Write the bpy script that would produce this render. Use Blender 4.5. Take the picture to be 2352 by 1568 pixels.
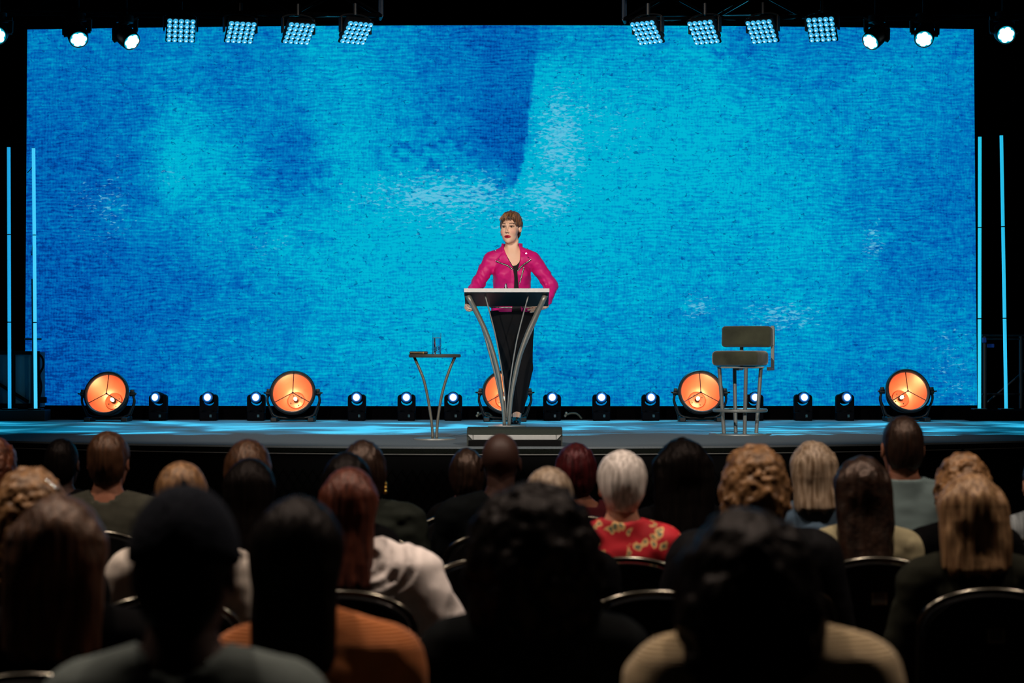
import bpy, bmesh, math, random
import numpy as np
from mathutils import Vector, Matrix
from mathutils.bvhtree import BVHTree

for o in list(bpy.data.objects):
    bpy.data.objects.remove(o, do_unlink=True)
SC = bpy.context.scene
COL = SC.collection
PI = math.pi
R = math.radians
random.seed(7)
RNG = np.random.default_rng(11)

# ------------------------------------------------------------------ camera
F = 2352 * 70.0 / 36.0          # focal length in pixels of the 2352 wide frame
CX, CY, EYE = 1176.0, 784.0, 1.65
STAGE = 1.0                     # height of the stage deck above the hall floor
cam_d = bpy.data.cameras.new('camera')
cam_d.lens = 70
cam_d.sensor_width = 36
cam_d.clip_end = 200
cam_d.dof.use_dof = True
cam_d.dof.focus_distance = 15.4
cam_d.dof.aperture_fstop = 3.3
cam = bpy.data.objects.new('camera', cam_d)
COL.objects.link(cam)
cam.location = (0, 0, EYE)
cam.rotation_euler = (R(90), 0, 0)
SC.camera = cam

# ------------------------------------------------------------------ world, exposure
wd = bpy.data.worlds.new('hall_air')
SC.world = wd
wd.use_nodes = True
wd.node_tree.nodes['Background'].inputs[0].default_value = (0.001, 0.0011, 0.0013, 1)
wd.node_tree.nodes['Background'].inputs[1].default_value = 1.0
SC.view_settings.view_transform = 'Standard'
SC.view_settings.look = 'None'
SC.view_settings.exposure = 0.0
SC.view_settings.gamma = 1.0
SC.view_settings.use_curve_mapping = False
try:
    SC.cycles.use_denoising = True
    SC.cycles.max_bounces = 12
    SC.cycles.sample_clamp_indirect = 4.0
except Exception:
    pass


def aim(o, target):
    d = Vector(target) - o.location
    o.rotation_euler = d.to_track_quat('-Z', 'Y').to_euler()


def spot(name, loc, target, energy, color, size, blend=0.5, radius=0.1):
    l = bpy.data.lights.new(name, 'SPOT')
    l.energy = energy
    l.color = color
    l.spot_size = R(size)
    l.spot_blend = blend
    l.shadow_soft_size = radius
    o = bpy.data.objects.new(name, l)
    COL.objects.link(o)
    o.location = loc
    aim(o, target)
    return o


def area(name, loc, target, energy, color, sx, sy):
    l = bpy.data.lights.new(name, 'AREA')
    l.shape = 'RECTANGLE'
    l.size, l.size_y = sx, sy
    l.energy = energy
    l.color = color
    o = bpy.data.objects.new(name, l)
    COL.objects.link(o)
    o.location = loc
    aim(o, target)
    return o


# front-of-house follow spots (white) from the lighting bridge behind the seats, plus low fill
def shutter(o, edge):
    """Lower framing shutter of a profile spot: no light below the world point 'edge'."""
    q = o.rotation_euler.to_matrix().inverted() @ (Vector(edge) - o.location)
    cut = q.y / abs(q.z)
    o.data.use_nodes = True
    N, L = o.data.node_tree.nodes, o.data.node_tree.links
    tc = N.new('ShaderNodeTexCoord')
    sp = N.new('ShaderNodeSeparateXYZ')
    L.new(tc.outputs['Normal'], sp.inputs[0])
    ab = N.new('ShaderNodeMath')
    ab.operation = 'ABSOLUTE'
    L.new(sp.outputs[2], ab.inputs[0])
    dv = N.new('ShaderNodeMath')
    dv.operation = 'DIVIDE'
    L.new(sp.outputs[1], dv.inputs[0])
    L.new(ab.outputs[0], dv.inputs[1])
    mr = N.new('ShaderNodeMapRange')
    L.new(dv.outputs[0], mr.inputs['Value'])
    mr.inputs['From Min'].default_value = cut
    mr.inputs['From Max'].default_value = cut + 0.004
    L.new(mr.outputs[0], N['Emission'].inputs['Strength'])
    return o


k1 = spot('key_spot_a', (-4.2, 0.5, 6.9), (-0.1, 14.9, 1.75), 4700, (1.0, 0.90, 0.80), 25, 0.6, 0.12)
k2 = spot('key_spot_b', (4.6, 0.5, 6.9), (0.3, 14.9, 1.75), 3000, (1.0, 0.92, 0.83), 25, 0.6, 0.12)
k3 = spot('low_fill_spot', (0.9, -2.6, 3.0), (0.0, 15.4, 1.95), 2600, (1.0, 0.92, 0.84), 6.5, 0.6, 0.10)  # added low fill to brighten the jacket hem, not a known fixture
for k_ in (k1, k2):
    shutter(k_, (0.0, 12.27, 0.935))
shutter(k3, (0.0, 12.27, 0.945))
# house lights: a row of warm ceiling downlights over the seats
for hx, he in ((-4.6, 640), (-1.7, 860), (1.3, 740), (4.4, 640)):
    spot('house_downlight', (hx, 6.05, 7.2), (hx * 0.92, 5.6, 0.9), he, (1.0, 0.80, 0.66), 110, 0.8, 0.16)


# blue gobo profiles hung over the back of the deck (rippled water gobo, shutter cut at the front)
def gobo(name, x, energy):
    o = spot(name, (x, 17.05, 6.2), (x, 17.05, 0), energy, (1, 1, 1), 125, 0.25, 0.03)
    o.rotation_euler = (0, 0, 0)
    l = o.data
    l.use_nodes = True
    nt = l.node_tree
    N, L = nt.nodes, nt.links
    em = N['Emission']
    tc = N.new('ShaderNodeTexCoord')
    sep = N.new('ShaderNodeSeparateXYZ')
    L.new(tc.outputs['Normal'], sep.inputs[0])

    def m(op, a, b=None):
        n = N.new('ShaderNodeMath')
        n.operation = op
        for i, v in ((0, a), (1, b)):
            if v is None:
                continue
            if isinstance(v, (int, float)):
                n.inputs[i].default_value = v
            else:
                L.new(v, n.inputs[i])
        return n.outputs[0]
    az = m('ABSOLUTE', sep.outputs[2])
    az = m('MAXIMUM', az, 0.02)
    u = m('DIVIDE', sep.outputs[0], az)
    v = m('DIVIDE', sep.outputs[1], az)
    comb = N.new('ShaderNodeCombineXYZ')
    L.new(m('ADD', u, x * 0.37), comb.inputs[0])
    L.new(v, comb.inputs[1])
    nz = N.new('ShaderNodeTexNoise')
    nz.inputs['Scale'].default_value = 6.0
    nz.inputs['Detail'].default_value = 3.0
    nz.inputs['Distortion'].default_value = 1.2
    L.new(comb.outputs[0], nz.inputs['Vector'])
    ramp = N.new('ShaderNodeValToRGB')
    L.new(nz.outputs[0], ramp.inputs[0])
    e = ramp.color_ramp.elements
    e[0].position = 0.36
    e[0].color = (0.0, 0.10, 0.15, 1)
    e[1].position = 0.64
    e[1].color = (0.10, 1.35, 2.0, 1)
    k = e.new(0.54)
    k.color = (0.0, 0.33, 0.60, 1)
    # shutters: v is depth along the stage (positive = towards the screen or back, symmetric sign handled)
    lo = m('GREATER_THAN', m('ADD', v, m('MULTIPLY', m('SUBTRACT', nz.outputs[0], 0.5), 0.22)), GOBO_LO)
    hr = N.new('ShaderNodeMapRange')
    L.new(v, hr.inputs['Value'])
    hr.inputs['From Min'].default_value = GOBO_HI
    hr.inputs['From Max'].default_value = GOBO_HI - 0.09
    hi = hr.outputs[0]
    # side shutters, soft where neighbouring pools meet
    sd = N.new('ShaderNodeMapRange')
    L.new(m('ABSOLUTE', u), sd.inputs['Value'])
    sd.inputs['From Min'].default_value = 0.37
    sd.inputs['From Max'].default_value = 0.292
    hi = m('MULTIPLY', hi, sd.outputs[0])
    # inverse fall-off so that the pool is even along the deck
    r2 = m('ADD', m('ADD', m('MULTIPLY', u, u), m('MULTIPLY', v, v)), 1.0)
    even = m('POWER', r2, 1.5)
    L.new(m('MULTIPLY', m('MULTIPLY', lo, hi), even), em.inputs['Strength'])
    L.new(ramp.outputs[0], em.inputs['Color'])
    return o


GOBO_LO, GOBO_HI = -0.60, -0.10
for gx in (-5.4, -1.8, 1.8, 5.4):
    gobo('gobo_profile', gx, 2300)


# ------------------------------------------------------------------ materials
def lin(c):
    c = c / 255.0
    return c / 12.92 if c <= 0.04045 else ((c + 0.055) / 1.055) ** 2.4


def rgb(r, g, b):
    return (lin(r), lin(g), lin(b), 1.0)


MATS = {}


def mat(name, color, rough=0.6, metal=0.0, emit=None, estr=0.0, var=0.12, scale=30.0, bump=0.0, spec=0.5, sheen=0.0, stretch=(1, 1, 1), bscale=None, trans=0.0, coat=0.0):
    """A procedural principled material: base colour varied by noise, optional bump."""
    if name in MATS:
        return MATS[name]
    m = bpy.data.materials.new(name)
    m.use_nodes = True
    nt = m.node_tree
    N, L = nt.nodes, nt.links
    b = N['Principled BSDF']
    b.inputs['Roughness'].default_value = rough
    b.inputs['Metallic'].default_value = metal
    b.inputs['Specular IOR Level'].default_value = spec
    b.inputs['Transmission Weight'].default_value = trans
    b.inputs['Coat Weight'].default_value = coat
    if sheen:
        b.inputs['Sheen Weight'].default_value = sheen
    tc = N.new('ShaderNodeTexCoord')
    mp = N.new('ShaderNodeMapping')
    mp.inputs['Scale'].default_value = stretch
    L.new(tc.outputs['Object'], mp.inputs[0])
    nz = N.new('ShaderNodeTexNoise')
    nz.inputs['Scale'].default_value = scale
    nz.inputs['Detail'].default_value = 4.0
    L.new(mp.outputs[0], nz.inputs['Vector'])
    rp = N.new('ShaderNodeValToRGB')
    L.new(nz.outputs[0], rp.inputs[0])
    e = rp.color_ramp.elements
    e[0].position, e[1].position = 0.3, 0.7
    e[0].color = tuple(max(0, c * (1 - var)) for c in color[:3]) + (1,)
    e[1].color = tuple(c * (1 + var) for c in color[:3]) + (1,)
    L.new(rp.outputs[0], b.inputs['Base Color'])
    if bump:
        bp = N.new('ShaderNodeBump')
        bp.inputs['Strength'].default_value = bump
        bp.inputs['Distance'].default_value = 0.01
        if bscale:
            nz2 = N.new('ShaderNodeTexNoise')
            nz2.inputs['Scale'].default_value = bscale
            nz2.inputs['Detail'].default_value = 3
            L.new(mp.outputs[0], nz2.inputs['Vector'])
            L.new(nz2.outputs[0], bp.inputs['Height'])
        else:
            L.new(nz.outputs[0], bp.inputs['Height'])
        L.new(bp.outputs[0], b.inputs['Normal'])
    if emit:
        b.inputs['Emission Color'].default_value = emit
        b.inputs['Emission Strength'].default_value = estr
    MATS[name] = m
    return m


def attr_mat(name, attr, rough=0.5, spec=0.4, sss=0.0, bump=0.0, bscale=80, stretch=(1, 1, 1), coat=0.0):
    """Principled whose base colour is a colour attribute, slightly mottled."""
    m = bpy.data.materials.new(name)
    m.use_nodes = True
    nt = m.node_tree
    N, L = nt.nodes, nt.links
    b = N['Principled BSDF']
    b.inputs['Roughness'].default_value = rough
    b.inputs['Specular IOR Level'].default_value = spec
    b.inputs['Coat Weight'].default_value = coat
    if sss:
        b.inputs['Subsurface Weight'].default_value = sss
        b.inputs['Subsurface Radius'].default_value = (0.012, 0.004, 0.002)
        b.inputs['Subsurface Scale'].default_value = 0.5
    a = N.new('ShaderNodeAttribute')
    a.attribute_name = attr
    L.new(a.outputs['Color'], b.inputs['Base Color'])
    if bump:
        tc = N.new('ShaderNodeTexCoord')
        mp = N.new('ShaderNodeMapping')
        mp.inputs['Scale'].default_value = stretch
        L.new(tc.outputs['Object'], mp.inputs[0])
        nz = N.new('ShaderNodeTexNoise')
        nz.inputs['Scale'].default_value = bscale
        L.new(mp.outputs[0], nz.inputs['Vector'])
        bp = N.new('ShaderNodeBump')
        bp.inputs['Strength'].default_value = bump
        bp.inputs['Distance'].default_value = 0.006
        L.new(nz.outputs[0], bp.inputs['Height'])
        L.new(bp.outputs[0], b.inputs['Normal'])
    return m


BLACK = mat('black_metal', rgb(17, 18, 20), 0.45, 0.0, spec=0.4)
BLACKM = mat('matte_black_paint', rgb(5, 5, 6), 0.85, spec=0.15)
DRAPE = mat('black_drape', rgb(8, 8, 10), 0.95, spec=0.05, sheen=0.0)
STEEL = mat('brushed_grey_steel', rgb(135, 134, 128), 0.45, 0.3, var=0.06, scale=60, stretch=(1, 1, .1))
ALU = mat('satin_aluminium', rgb(180, 180, 176), 0.4, 0.4, var=0.05)
CHROME = mat('chrome', rgb(200, 197, 186), 0.16, 1.0, var=0.02)


# ------------------------------------------------------------------ object helpers
def W(px, py, Y):
    """World point at depth Y seen at a pixel of the 2352x1568 photograph."""
    return Vector(((px - CX) / F * Y, Y, EYE - (py - CY) / F * Y))


def link(name, me, m=None, parent=None):
    o = bpy.data.objects.new(name, me)
    COL.objects.link(o)
    if m is not None and me is not None and not me.materials:
        me.materials.append(m)
    if parent is not None:
        o.parent = parent
    return o


def tag(o, label, cat, group=None):
    o['label'] = label
    o['category'] = cat
    if group:
        o['group'] = group
    return o


def thing(name, loc, label, cat, group=None, rz=0.0):
    o = bpy.data.objects.new(name, None)
    o.empty_display_size = 0.1
    COL.objects.link(o)
    o.location = loc
    o.rotation_euler = (0, 0, rz)
    return tag(o, label, cat, group)


def struct(o):
    o['kind'] = 'structure'
    return o


def copy_tree(o, parent=None):
    c = o.copy()
    COL.objects.link(c)
    c.parent = parent
    for ch in [x for x in COL.objects if x.parent == o]:
        copy_tree(ch, c)
    return c


def mesh_from(bm, name, smooth=None):
    me = bpy.data.meshes.new(name)
    bmesh.ops.recalc_face_normals(bm, faces=bm.faces[:])
    bm.to_mesh(me)
    bm.free()
    if smooth is not None:
        for p in me.polygons:
            p.use_smooth = True
        if smooth < 180:
            try:
                me.set_sharp_from_angle(angle=R(smooth))
            except Exception:
                pass
    return me


def obj(name, bm, m, parent=None, smooth=None):
    return link(name, mesh_from(bm, name, smooth), m, parent)


def NB():
    return bmesh.new()


def box(bm, c, s, bev=0.0, rot=None, seg=2):
    M = Matrix.Translation(Vector(c)) @ (rot.to_4x4() if rot else Matrix.Identity(4)) @ Matrix.Diagonal((s[0], s[1], s[2], 1))
    g = bmesh.ops.create_cube(bm, size=1.0, matrix=M)
    if bev > 0:
        vs = set(g['verts'])
        es = [e for e in bm.edges if e.verts[0] in vs and e.verts[1] in vs]
        bmesh.ops.bevel(bm, geom=es, offset=bev, segments=seg, profile=0.5, affect='EDGES')
    return bm


def ring_frame(pts, i, up):
    a = pts[max(i - 1, 0)]
    b = pts[min(i + 1, len(pts) - 1)]
    t = (b - a).normalized()
    n = t.cross(up)
    if n.length < 1e-4:
        n = t.cross(Vector((1, 0, 0)))
    n.normalize()
    return t, n, n.cross(t).normalized()


def tube(bm, pts, r, seg=10, closed=False, cap=True, up=(0, 1, 0.02)):
    """Tube along a polyline; r a number or a list of radii."""
    pts = [Vector(p) for p in pts]
    up = Vector(up)
    rs = r if isinstance(r, (list, tuple)) else [r] * len(pts)
    rings = []
    n = len(pts)
    for i, p in enumerate(pts):
        if closed:
            t = (pts[(i + 1) % n] - pts[i - 1]).normalized()
            a = t.cross(up)
            if a.length < 1e-4:
                a = t.cross(Vector((1, 0, 0)))
            a.normalize()
            b = a.cross(t)
        else:
            t, a, b = ring_frame(pts, i, up)
        rings.append([bm.verts.new(p + (a * math.cos(2 * PI * k / seg) + b * math.sin(2 * PI * k / seg)) * rs[i]) for k in range(seg)])
    for i in range(n if closed else n - 1):
        A, B = rings[i], rings[(i + 1) % n]
        for k in range(seg):
            bm.faces.new((A[k], A[(k + 1) % seg], B[(k + 1) % seg], B[k]))
    if cap and not closed:
        bm.faces.new(rings[0])
        bm.faces.new(rings[-1][::-1])
    return bm


def lathe(bm, prof, seg=32, M=None):
    """Profile [(radius, height)] spun round Z, then moved by M."""
    M = M or Matrix.Identity(4)
    rings = []
    for (r, z) in prof:
        if r < 1e-6:
            rings.append([bm.verts.new(M @ Vector((0, 0, z)))])
        else:
            rings.append([bm.verts.new(M @ Vector((r * math.cos(2 * PI * k / seg), r * math.sin(2 * PI * k / seg), z))) for k in range(seg)])
    for A, B in zip(rings, rings[1:]):
        if len(A) == 1 and len(B) == 1:
            continue
        for k in range(seg):
            k2 = (k + 1) % seg
            if len(A) == 1:
                bm.faces.new((A[0], B[k], B[k2]))
            elif len(B) == 1:
                bm.faces.new((A[k], A[k2], B[0]))
            else:
                bm.faces.new((A[k], A[k2], B[k2], B[k]))
    return bm


def sphere(bm, c, r, u=14, v=9, scale=(1, 1, 1), M=None):
    MM = (M or Matrix.Identity(4)) @ Matrix.Translation(Vector(c)) @ Matrix.Diagonal((r * scale[0], r * scale[1], r * scale[2], 1))
    bmesh.ops.create_uvsphere(bm, u_segments=u, v_segments=v, radius=1.0, matrix=MM)
    return bm


def cyl(bm, a, b, r, seg=14, r2=None):
    return tube(bm, [a, b], [r, r if r2 is None else r2], seg)


def extrude_poly(bm, pts, d, M=None):
    """Flat polygon (x,z) given depth d along y, centred."""
    M = M or Matrix.Identity(4)
    A = [bm.verts.new(M @ Vector((x, -d / 2, z))) for x, z in pts]
    B = [bm.verts.new(M @ Vector((x, d / 2, z))) for x, z in pts]
    n = len(pts)
    bm.faces.new(A)
    bm.faces.new(B[::-1])
    for i in range(n):
        j = (i + 1) % n
        bm.faces.new((A[i], B[i], B[j], A[j]))
    return bm


def bez(p0, p1, p2, n=14):
    p0, p1, p2 = Vector(p0), Vector(p1), Vector(p2)
    return [p0 * (1 - t) ** 2 + p1 * 2 * t * (1 - t) + p2 * t * t for t in [i / n for i in range(n + 1)]]


def smooth_path(pts, n=6):
    """Catmull-Rom through the points."""
    P = [Vector(p) for p in pts]
    P = [P[0] * 2 - P[1]] + P + [P[-1] * 2 - P[-2]]
    out = []
    for i in range(1, len(P) - 2):
        a, b, c, d = P[i - 1], P[i], P[i + 1], P[i + 2]
        for k in range(n):
            t = k / n
            out.append(0.5 * (2 * b + (c - a) * t + (2 * a - 5 * b + 4 * c - d) * t * t + (3 * b - a - 3 * c + d) * t ** 3))
    out.append(P[-2])
    return out


# ------------------------------------------------------------------ signed distance modelling
_TAB = np.random.default_rng(5).random((32, 32, 32))


def vnoise(P):
    """Smooth value noise in [-1, 1] at the points P (n,3)."""
    I = np.floor(P).astype(int)
    f = P - I
    f = f * f * (3 - 2 * f)
    I &= 31
    J = (I + 1) & 31
    x0, y0, z0 = I.T
    x1, y1, z1 = J.T
    fx, fy, fz = f.T
    c00 = _TAB[x0, y0, z0] * (1 - fx) + _TAB[x1, y0, z0] * fx
    c10 = _TAB[x0, y1, z0] * (1 - fx) + _TAB[x1, y1, z0] * fx
    c01 = _TAB[x0, y0, z1] * (1 - fx) + _TAB[x1, y0, z1] * fx
    c11 = _TAB[x0, y1, z1] * (1 - fx) + _TAB[x1, y1, z1] * fx
    c0 = c00 * (1 - fy) + c10 * fy
    c1 = c01 * (1 - fy) + c11 * fy
    return (c0 * (1 - fz) + c1 * fz) * 2 - 1


def A3(v):
    return np.array(v, float)


def scap(P, a, b, ra, rb=None):
    rb = ra if rb is None else rb
    a, b = A3(a), A3(b)
    d = b - a
    t = np.clip((P - a) @ d / max(d @ d, 1e-9), 0, 1)
    return np.linalg.norm(P - (a + t[:, None] * d), axis=1) - (ra + (rb - ra) * t)


def sell(P, c, r):
    q = P - A3(c)
    r = A3(r)
    k0 = np.linalg.norm(q / r, axis=1)
    k1 = np.linalg.norm(q / (r * r), axis=1)
    return k0 * (k0 - 1) / np.maximum(k1, 1e-6)


def sbox(P, c, h, rad):
    q = np.abs(P - A3(c)) - (A3(h) - rad)
    return np.linalg.norm(np.maximum(q, 0), axis=1) + np.minimum(q.max(axis=1), 0) - rad


def smin(a, b, k):
    h = np.clip(0.5 + 0.5 * (b - a) / k, 0, 1)
    return b * (1 - h) + a * h - k * h * (1 - h)


def smax(a, b, k):
    return -smin(-a, -b, k)


def poly_sd(x, z, poly):
    """Signed distance (negative inside) of points to a polygon in the x,z plane."""
    poly = np.array(poly, float)
    d = np.full(x.shape, 1e9)
    inside = np.zeros(x.shape, bool)
    n = len(poly)
    for i in range(n):
        a, b = poly[i], poly[(i + 1) % n]
        e = b - a
        wx, wz = x - a[0], z - a[1]
        t = np.clip((wx * e[0] + wz * e[1]) / max(e @ e, 1e-12), 0, 1)
        d = np.minimum(d, np.hypot(wx - e[0] * t, wz - e[1] * t))
        c = ((a[1] > z) != (b[1] > z)) & (x < (b[0] - a[0]) * (z - a[1]) / (b[1] - a[1] + 1e-12) + a[0])
        inside ^= c
    return np.where(inside, -d, d)


def sdf_mesh(f, lo, hi, h, B=6):
    """Surface nets of f<0 in the box lo..hi at spacing h; far blocks are skipped. Returns verts, quads."""
    lo, hi = A3(lo), A3(hi)
    nb = np.maximum(np.ceil((hi - lo) / (h * B)).astype(int), 1)
    n = nb * B + 1
    G = np.full(tuple(n), 1.0, np.float32)
    bi = np.stack(np.meshgrid(*[np.arange(k) for k in nb], indexing='ij'), -1).reshape(-1, 3)
    cen = lo + (bi + 0.5) * B * h
    dc = f(cen)
    near = np.abs(dc) < h * B * 1.45 + 0.012
    for k in np.where(~near & (dc < 0))[0]:
        i, j, l = bi[k] * B
        G[i:i + B + 1, j:j + B + 1, l:l + B + 1] = -1.0
    off = np.stack(np.meshgrid(*[np.arange(B + 1)] * 3, indexing='ij'), -1).reshape(-1, 3)
    sel = bi[near]
    for s in range(0, len(sel), 400):
        ch = sel[s:s + 400]
        idx = (ch[:, None, :] * B + off[None]).reshape(-1, 3)
        v = f(lo + idx * h)
        G[idx[:, 0], idx[:, 1], idx[:, 2]] = v
    # the border is outside
    G[0], G[-1], G[:, 0], G[:, -1], G[:, :, 0], G[:, :, -1] = [np.maximum(g, 1e-4) for g in (G[0], G[-1], G[:, 0], G[:, -1], G[:, :, 0], G[:, :, -1])]
    S = G < 0
    cnt = sum(S[a:S.shape[0] - 1 + a, b:S.shape[1] - 1 + b, c:S.shape[2] - 1 + c].astype(np.int8) for a in (0, 1) for b in (0, 1) for c in (0, 1))
    cells = np.argwhere((cnt > 0) & (cnt < 8))
    vid = np.full(cnt.shape, -1, int)
    vid[cells[:, 0], cells[:, 1], cells[:, 2]] = np.arange(len(cells))
    acc = np.zeros((len(cells), 3))
    num = np.zeros(len(cells))
    cor = [A3(c).astype(int) for c in ((0, 0, 0), (1, 0, 0), (0, 1, 0), (1, 1, 0), (0, 0, 1), (1, 0, 1), (0, 1, 1), (1, 1, 1))]
    val = [G[cells[:, 0] + c[0], cells[:, 1] + c[1], cells[:, 2] + c[2]] for c in cor]
    for a, b in ((0, 1), (2, 3), (4, 5), (6, 7), (0, 2), (1, 3), (4, 6), (5, 7), (0, 4), (1, 5), (2, 6), (3, 7)):
        va, vb = val[a], val[b]
        x = (va < 0) != (vb < 0)
        t = np.where(x, va / np.where(x, va - vb, 1), 0)
        acc += np.where(x[:, None], cor[a] + t[:, None] * (cor[b] - cor[a]), 0)
        num += x
    verts = lo + (cells + acc / num[:, None]) * h
    quads = []
    for ax in range(3):
        s0 = [slice(None)] * 3
        s1 = [slice(None)] * 3
        s0[ax] = slice(0, -1)
        s1[ax] = slice(1, None)
        A, Bb = S[tuple(s0)], S[tuple(s1)]
        e = np.argwhere(A != Bb)
        u, w = (ax + 1) % 3, (ax + 2) % 3
        ok = (e[:, u] > 0) & (e[:, w] > 0) & (e[:, u] < S.shape[u] - 1) & (e[:, w] < S.shape[w] - 1)
        e = e[ok]
        sgn = A[e[:, 0], e[:, 1], e[:, 2]]
        q = []
        for du, dw in ((-1, -1), (0, -1), (0, 0), (-1, 0)):
            c = e.copy()
            c[:, u] += du
            c[:, w] += dw
            q.append(vid[c[:, 0], c[:, 1], c[:, 2]])
        q = np.stack(q, 1)
        q[~sgn] = q[~sgn][:, ::-1]
        quads.append(q)
    return verts, np.concatenate(quads)


def np_mesh(name, parts):
    """One mesh from [(verts, quads)]."""
    V, Q, o = [], [], 0
    for v, q in parts:
        V.append(np.asarray(v))
        Q.append(np.asarray(q) + o)
        o += len(v)
    V, Q = np.concatenate(V), np.concatenate(Q)
    me = bpy.data.meshes.new(name)
    me.vertices.add(len(V))
    me.vertices.foreach_set('co', V.astype(np.float32).ravel())
    me.loops.add(len(Q) * 4)
    me.loops.foreach_set('vertex_index', Q.astype(np.int32).ravel())
    me.polygons.add(len(Q))
    me.polygons.foreach_set('loop_start', np.arange(len(Q), dtype=np.int32) * 4)
    me.polygons.foreach_set('use_smooth', np.ones(len(Q), bool))
    me.update(calc_edges=True)
    me.validate()
    return me


def vcolor(me, cols, name='tint'):
    a = me.color_attributes.new(name, 'FLOAT_COLOR', 'POINT')
    c = np.ones((len(me.vertices), 4), np.float32)
    c[:, :3] = cols
    a.data.foreach_set('color', c.ravel())


def verts_of(me):
    v = np.empty(len(me.vertices) * 3, np.float32)
    me.vertices.foreach_get('co', v)
    return v.reshape(-1, 3).astype(float)


# ------------------------------------------------------------------ the hall
def front_y(x):
    return 12.28 + 0.070 * x * x


FLOOR_M = mat('dark_hall_carpet', rgb(16, 15, 16), 0.95, var=0.3, scale=60, bump=0.3, spec=0.1)
bm = NB()
box(bm, (0, 8.5, -0.05), (18, 25, 0.1))
struct(obj('floor', bm, FLOOR_M))
bm = NB()
box(bm, (0, 8.5, 7.45), (18, 25, 0.1))
struct(obj('ceiling', bm, BLACKM))
for nm, x in (('wall_left', -9.05), ('wall_right', 9.05)):
    bm = NB()
    box(bm, (x, 8.5, 3.7), (0.1, 25, 7.4))
    struct(obj(nm, bm, BLACKM))
bm = NB()
box(bm, (0, -4.05, 3.7), (18, 0.1, 7.4))
struct(obj('wall_front', bm, BLACKM))
# pleated black drape at the back of the stage
bm = NB()
n = 240
rows = [[bm.verts.new((-9 + 18 * i / n, 20.3 + 0.09 * math.sin(i * 1.35) + 0.03 * math.sin(i * 0.37), z)) for i in range(n + 1)] for z in (0, 3.6, 7.4)]
for a, b in zip(rows, rows[1:]):
    for i in range(n):
        bm.faces.new((a[i], a[i + 1], b[i + 1], b[i]))
struct(obj('wall_back', bm, DRAPE, smooth=180))

# the stage deck with its bowed front edge
CARPET = mat('grey_stage_carpet', rgb(116, 124, 128), 0.95, var=0.16, scale=200, bump=0.25, spec=0.1)
bm = NB()
NX = 60
XS = [-8.9 + 17.8 * i / NX for i in range(NX + 1)]


def band(bm, f0, f1, z0, z1):
    """Solid strip between the curves y=f0(x) and y=f1(x), heights z0..z1."""
    ring = []
    for x in XS:
        ring.append([bm.verts.new((x, f0(x), z0)), bm.verts.new((x, f0(x), z1)), bm.verts.new((x, f1(x), z1)), bm.verts.new((x, f1(x), z0))])
    for a, b in zip(ring, ring[1:]):
        for k in range(4):
            j = (k + 1) % 4
            bm.faces.new((a[k], a[j], b[j], b[k]))
    bm.faces.new(ring[0])
    bm.faces.new(ring[-1][::-1])


band(bm, front_y, lambda x: 18.6 + 0 * x, STAGE - 0.012, STAGE)
deck = struct(obj('stage_deck', bm, CARPET))
bm = NB()
band(bm, lambda x: front_y(x) + 0.012, lambda x: 18.6, 0.0, STAGE - 0.0125)
struct(obj('stage_base', bm, BLACKM))
base = bpy.data.objects['stage_base']
EDGEM = mat('dark_carpet_edge', rgb(20, 24, 20), 0.95, var=0.4, scale=160, bump=0.6, spec=0.1)
bm = NB()
band(bm, lambda x: front_y(x) - 0.006, lambda x: front_y(x) + 0.011, STAGE - 0.040, STAGE - 0.013)
obj('carpet_edge', bm, EDGEM, base)
# aluminium nosing in lengths, each a little different in reach
for i in range(9):
    a, b = -8.6 + i * 1.92, -8.6 + i * 1.92 + 1.9
    bm = NB()
    tube(bm, [(a + (b - a) * k / 8, front_y(a + (b - a) * k / 8) - 0.012, STAGE - 0.047) for k in range(9)], 0.003, 6)
    obj('edge_trim', bm, ALU, base)
# black expanded-metal skirt: diagonal bars both ways
LATT = mat('black_steel_lattice', rgb(14, 14, 16), 0.35, 0.3, spec=0.5)
bm = NB()
pitch, z0, z1 = 0.062, 0.06, 0.86
run = (z1 - z0) * 0.62
x = -7.0
while x < 7.0:
    for s in (1, -1):
        pts = []
        for k in range(4):
            t = k / 3
            xx = x + s * run * t
            pts.append((xx, front_y(xx) - 0.006, z0 + (z1 - z0) * t))
        for a, b in zip(pts, pts[1:]):
            A, B = Vector(a), Vector(b)
            w = Vector((0.0025, 0, 0.0))
            y = Vector((0, -0.004, 0))
            v = [bm.verts.new(p) for p in (A - w, A + w, B + w, B - w, A + y, B + y)]
            bm.faces.new((v[0], v[4], v[5], v[3]))
            bm.faces.new((v[4], v[1], v[2], v[5]))
    x += pitch
lt = obj('skirt_lattice', bm, LATT, base)
lt['kind'] = 'stuff'

# black step along the foot of the screen
RISERM = mat('riser_black', rgb(4, 4, 5), 0.95, spec=0.0)
bm = NB()
box(bm, (0, 17.55, STAGE + 0.0435), (16.5, 2.0, 0.087), 0.004)
struct(obj('stage_riser', bm, RISERM))


# ------------------------------------------------------------------ LED wall
def bil(X, Y, xs, ys, V):
    V = np.array(V)
    i = np.clip(np.searchsorted(xs, X) - 1, 0, len(xs) - 2)
    j = np.clip(np.searchsorted(ys, Y) - 1, 0, len(ys) - 2)
    xs, ys = np.array(xs, float), np.array(ys, float)
    fx = np.clip((X - xs[i]) / (xs[i + 1] - xs[i]), 0, 1)
    fy = np.clip((Y - ys[j]) / (ys[j + 1] - ys[j]), 0, 1)
    fx, fy = fx * fx * (3 - 2 * fx), fy * fy * (3 - 2 * fy)
    return (V[j, i] * (1 - fx) + V[j, i + 1] * fx) * (1 - fy) + (V[j + 1, i] * (1 - fx) + V[j + 1, i + 1] * fx) * fy


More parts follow.
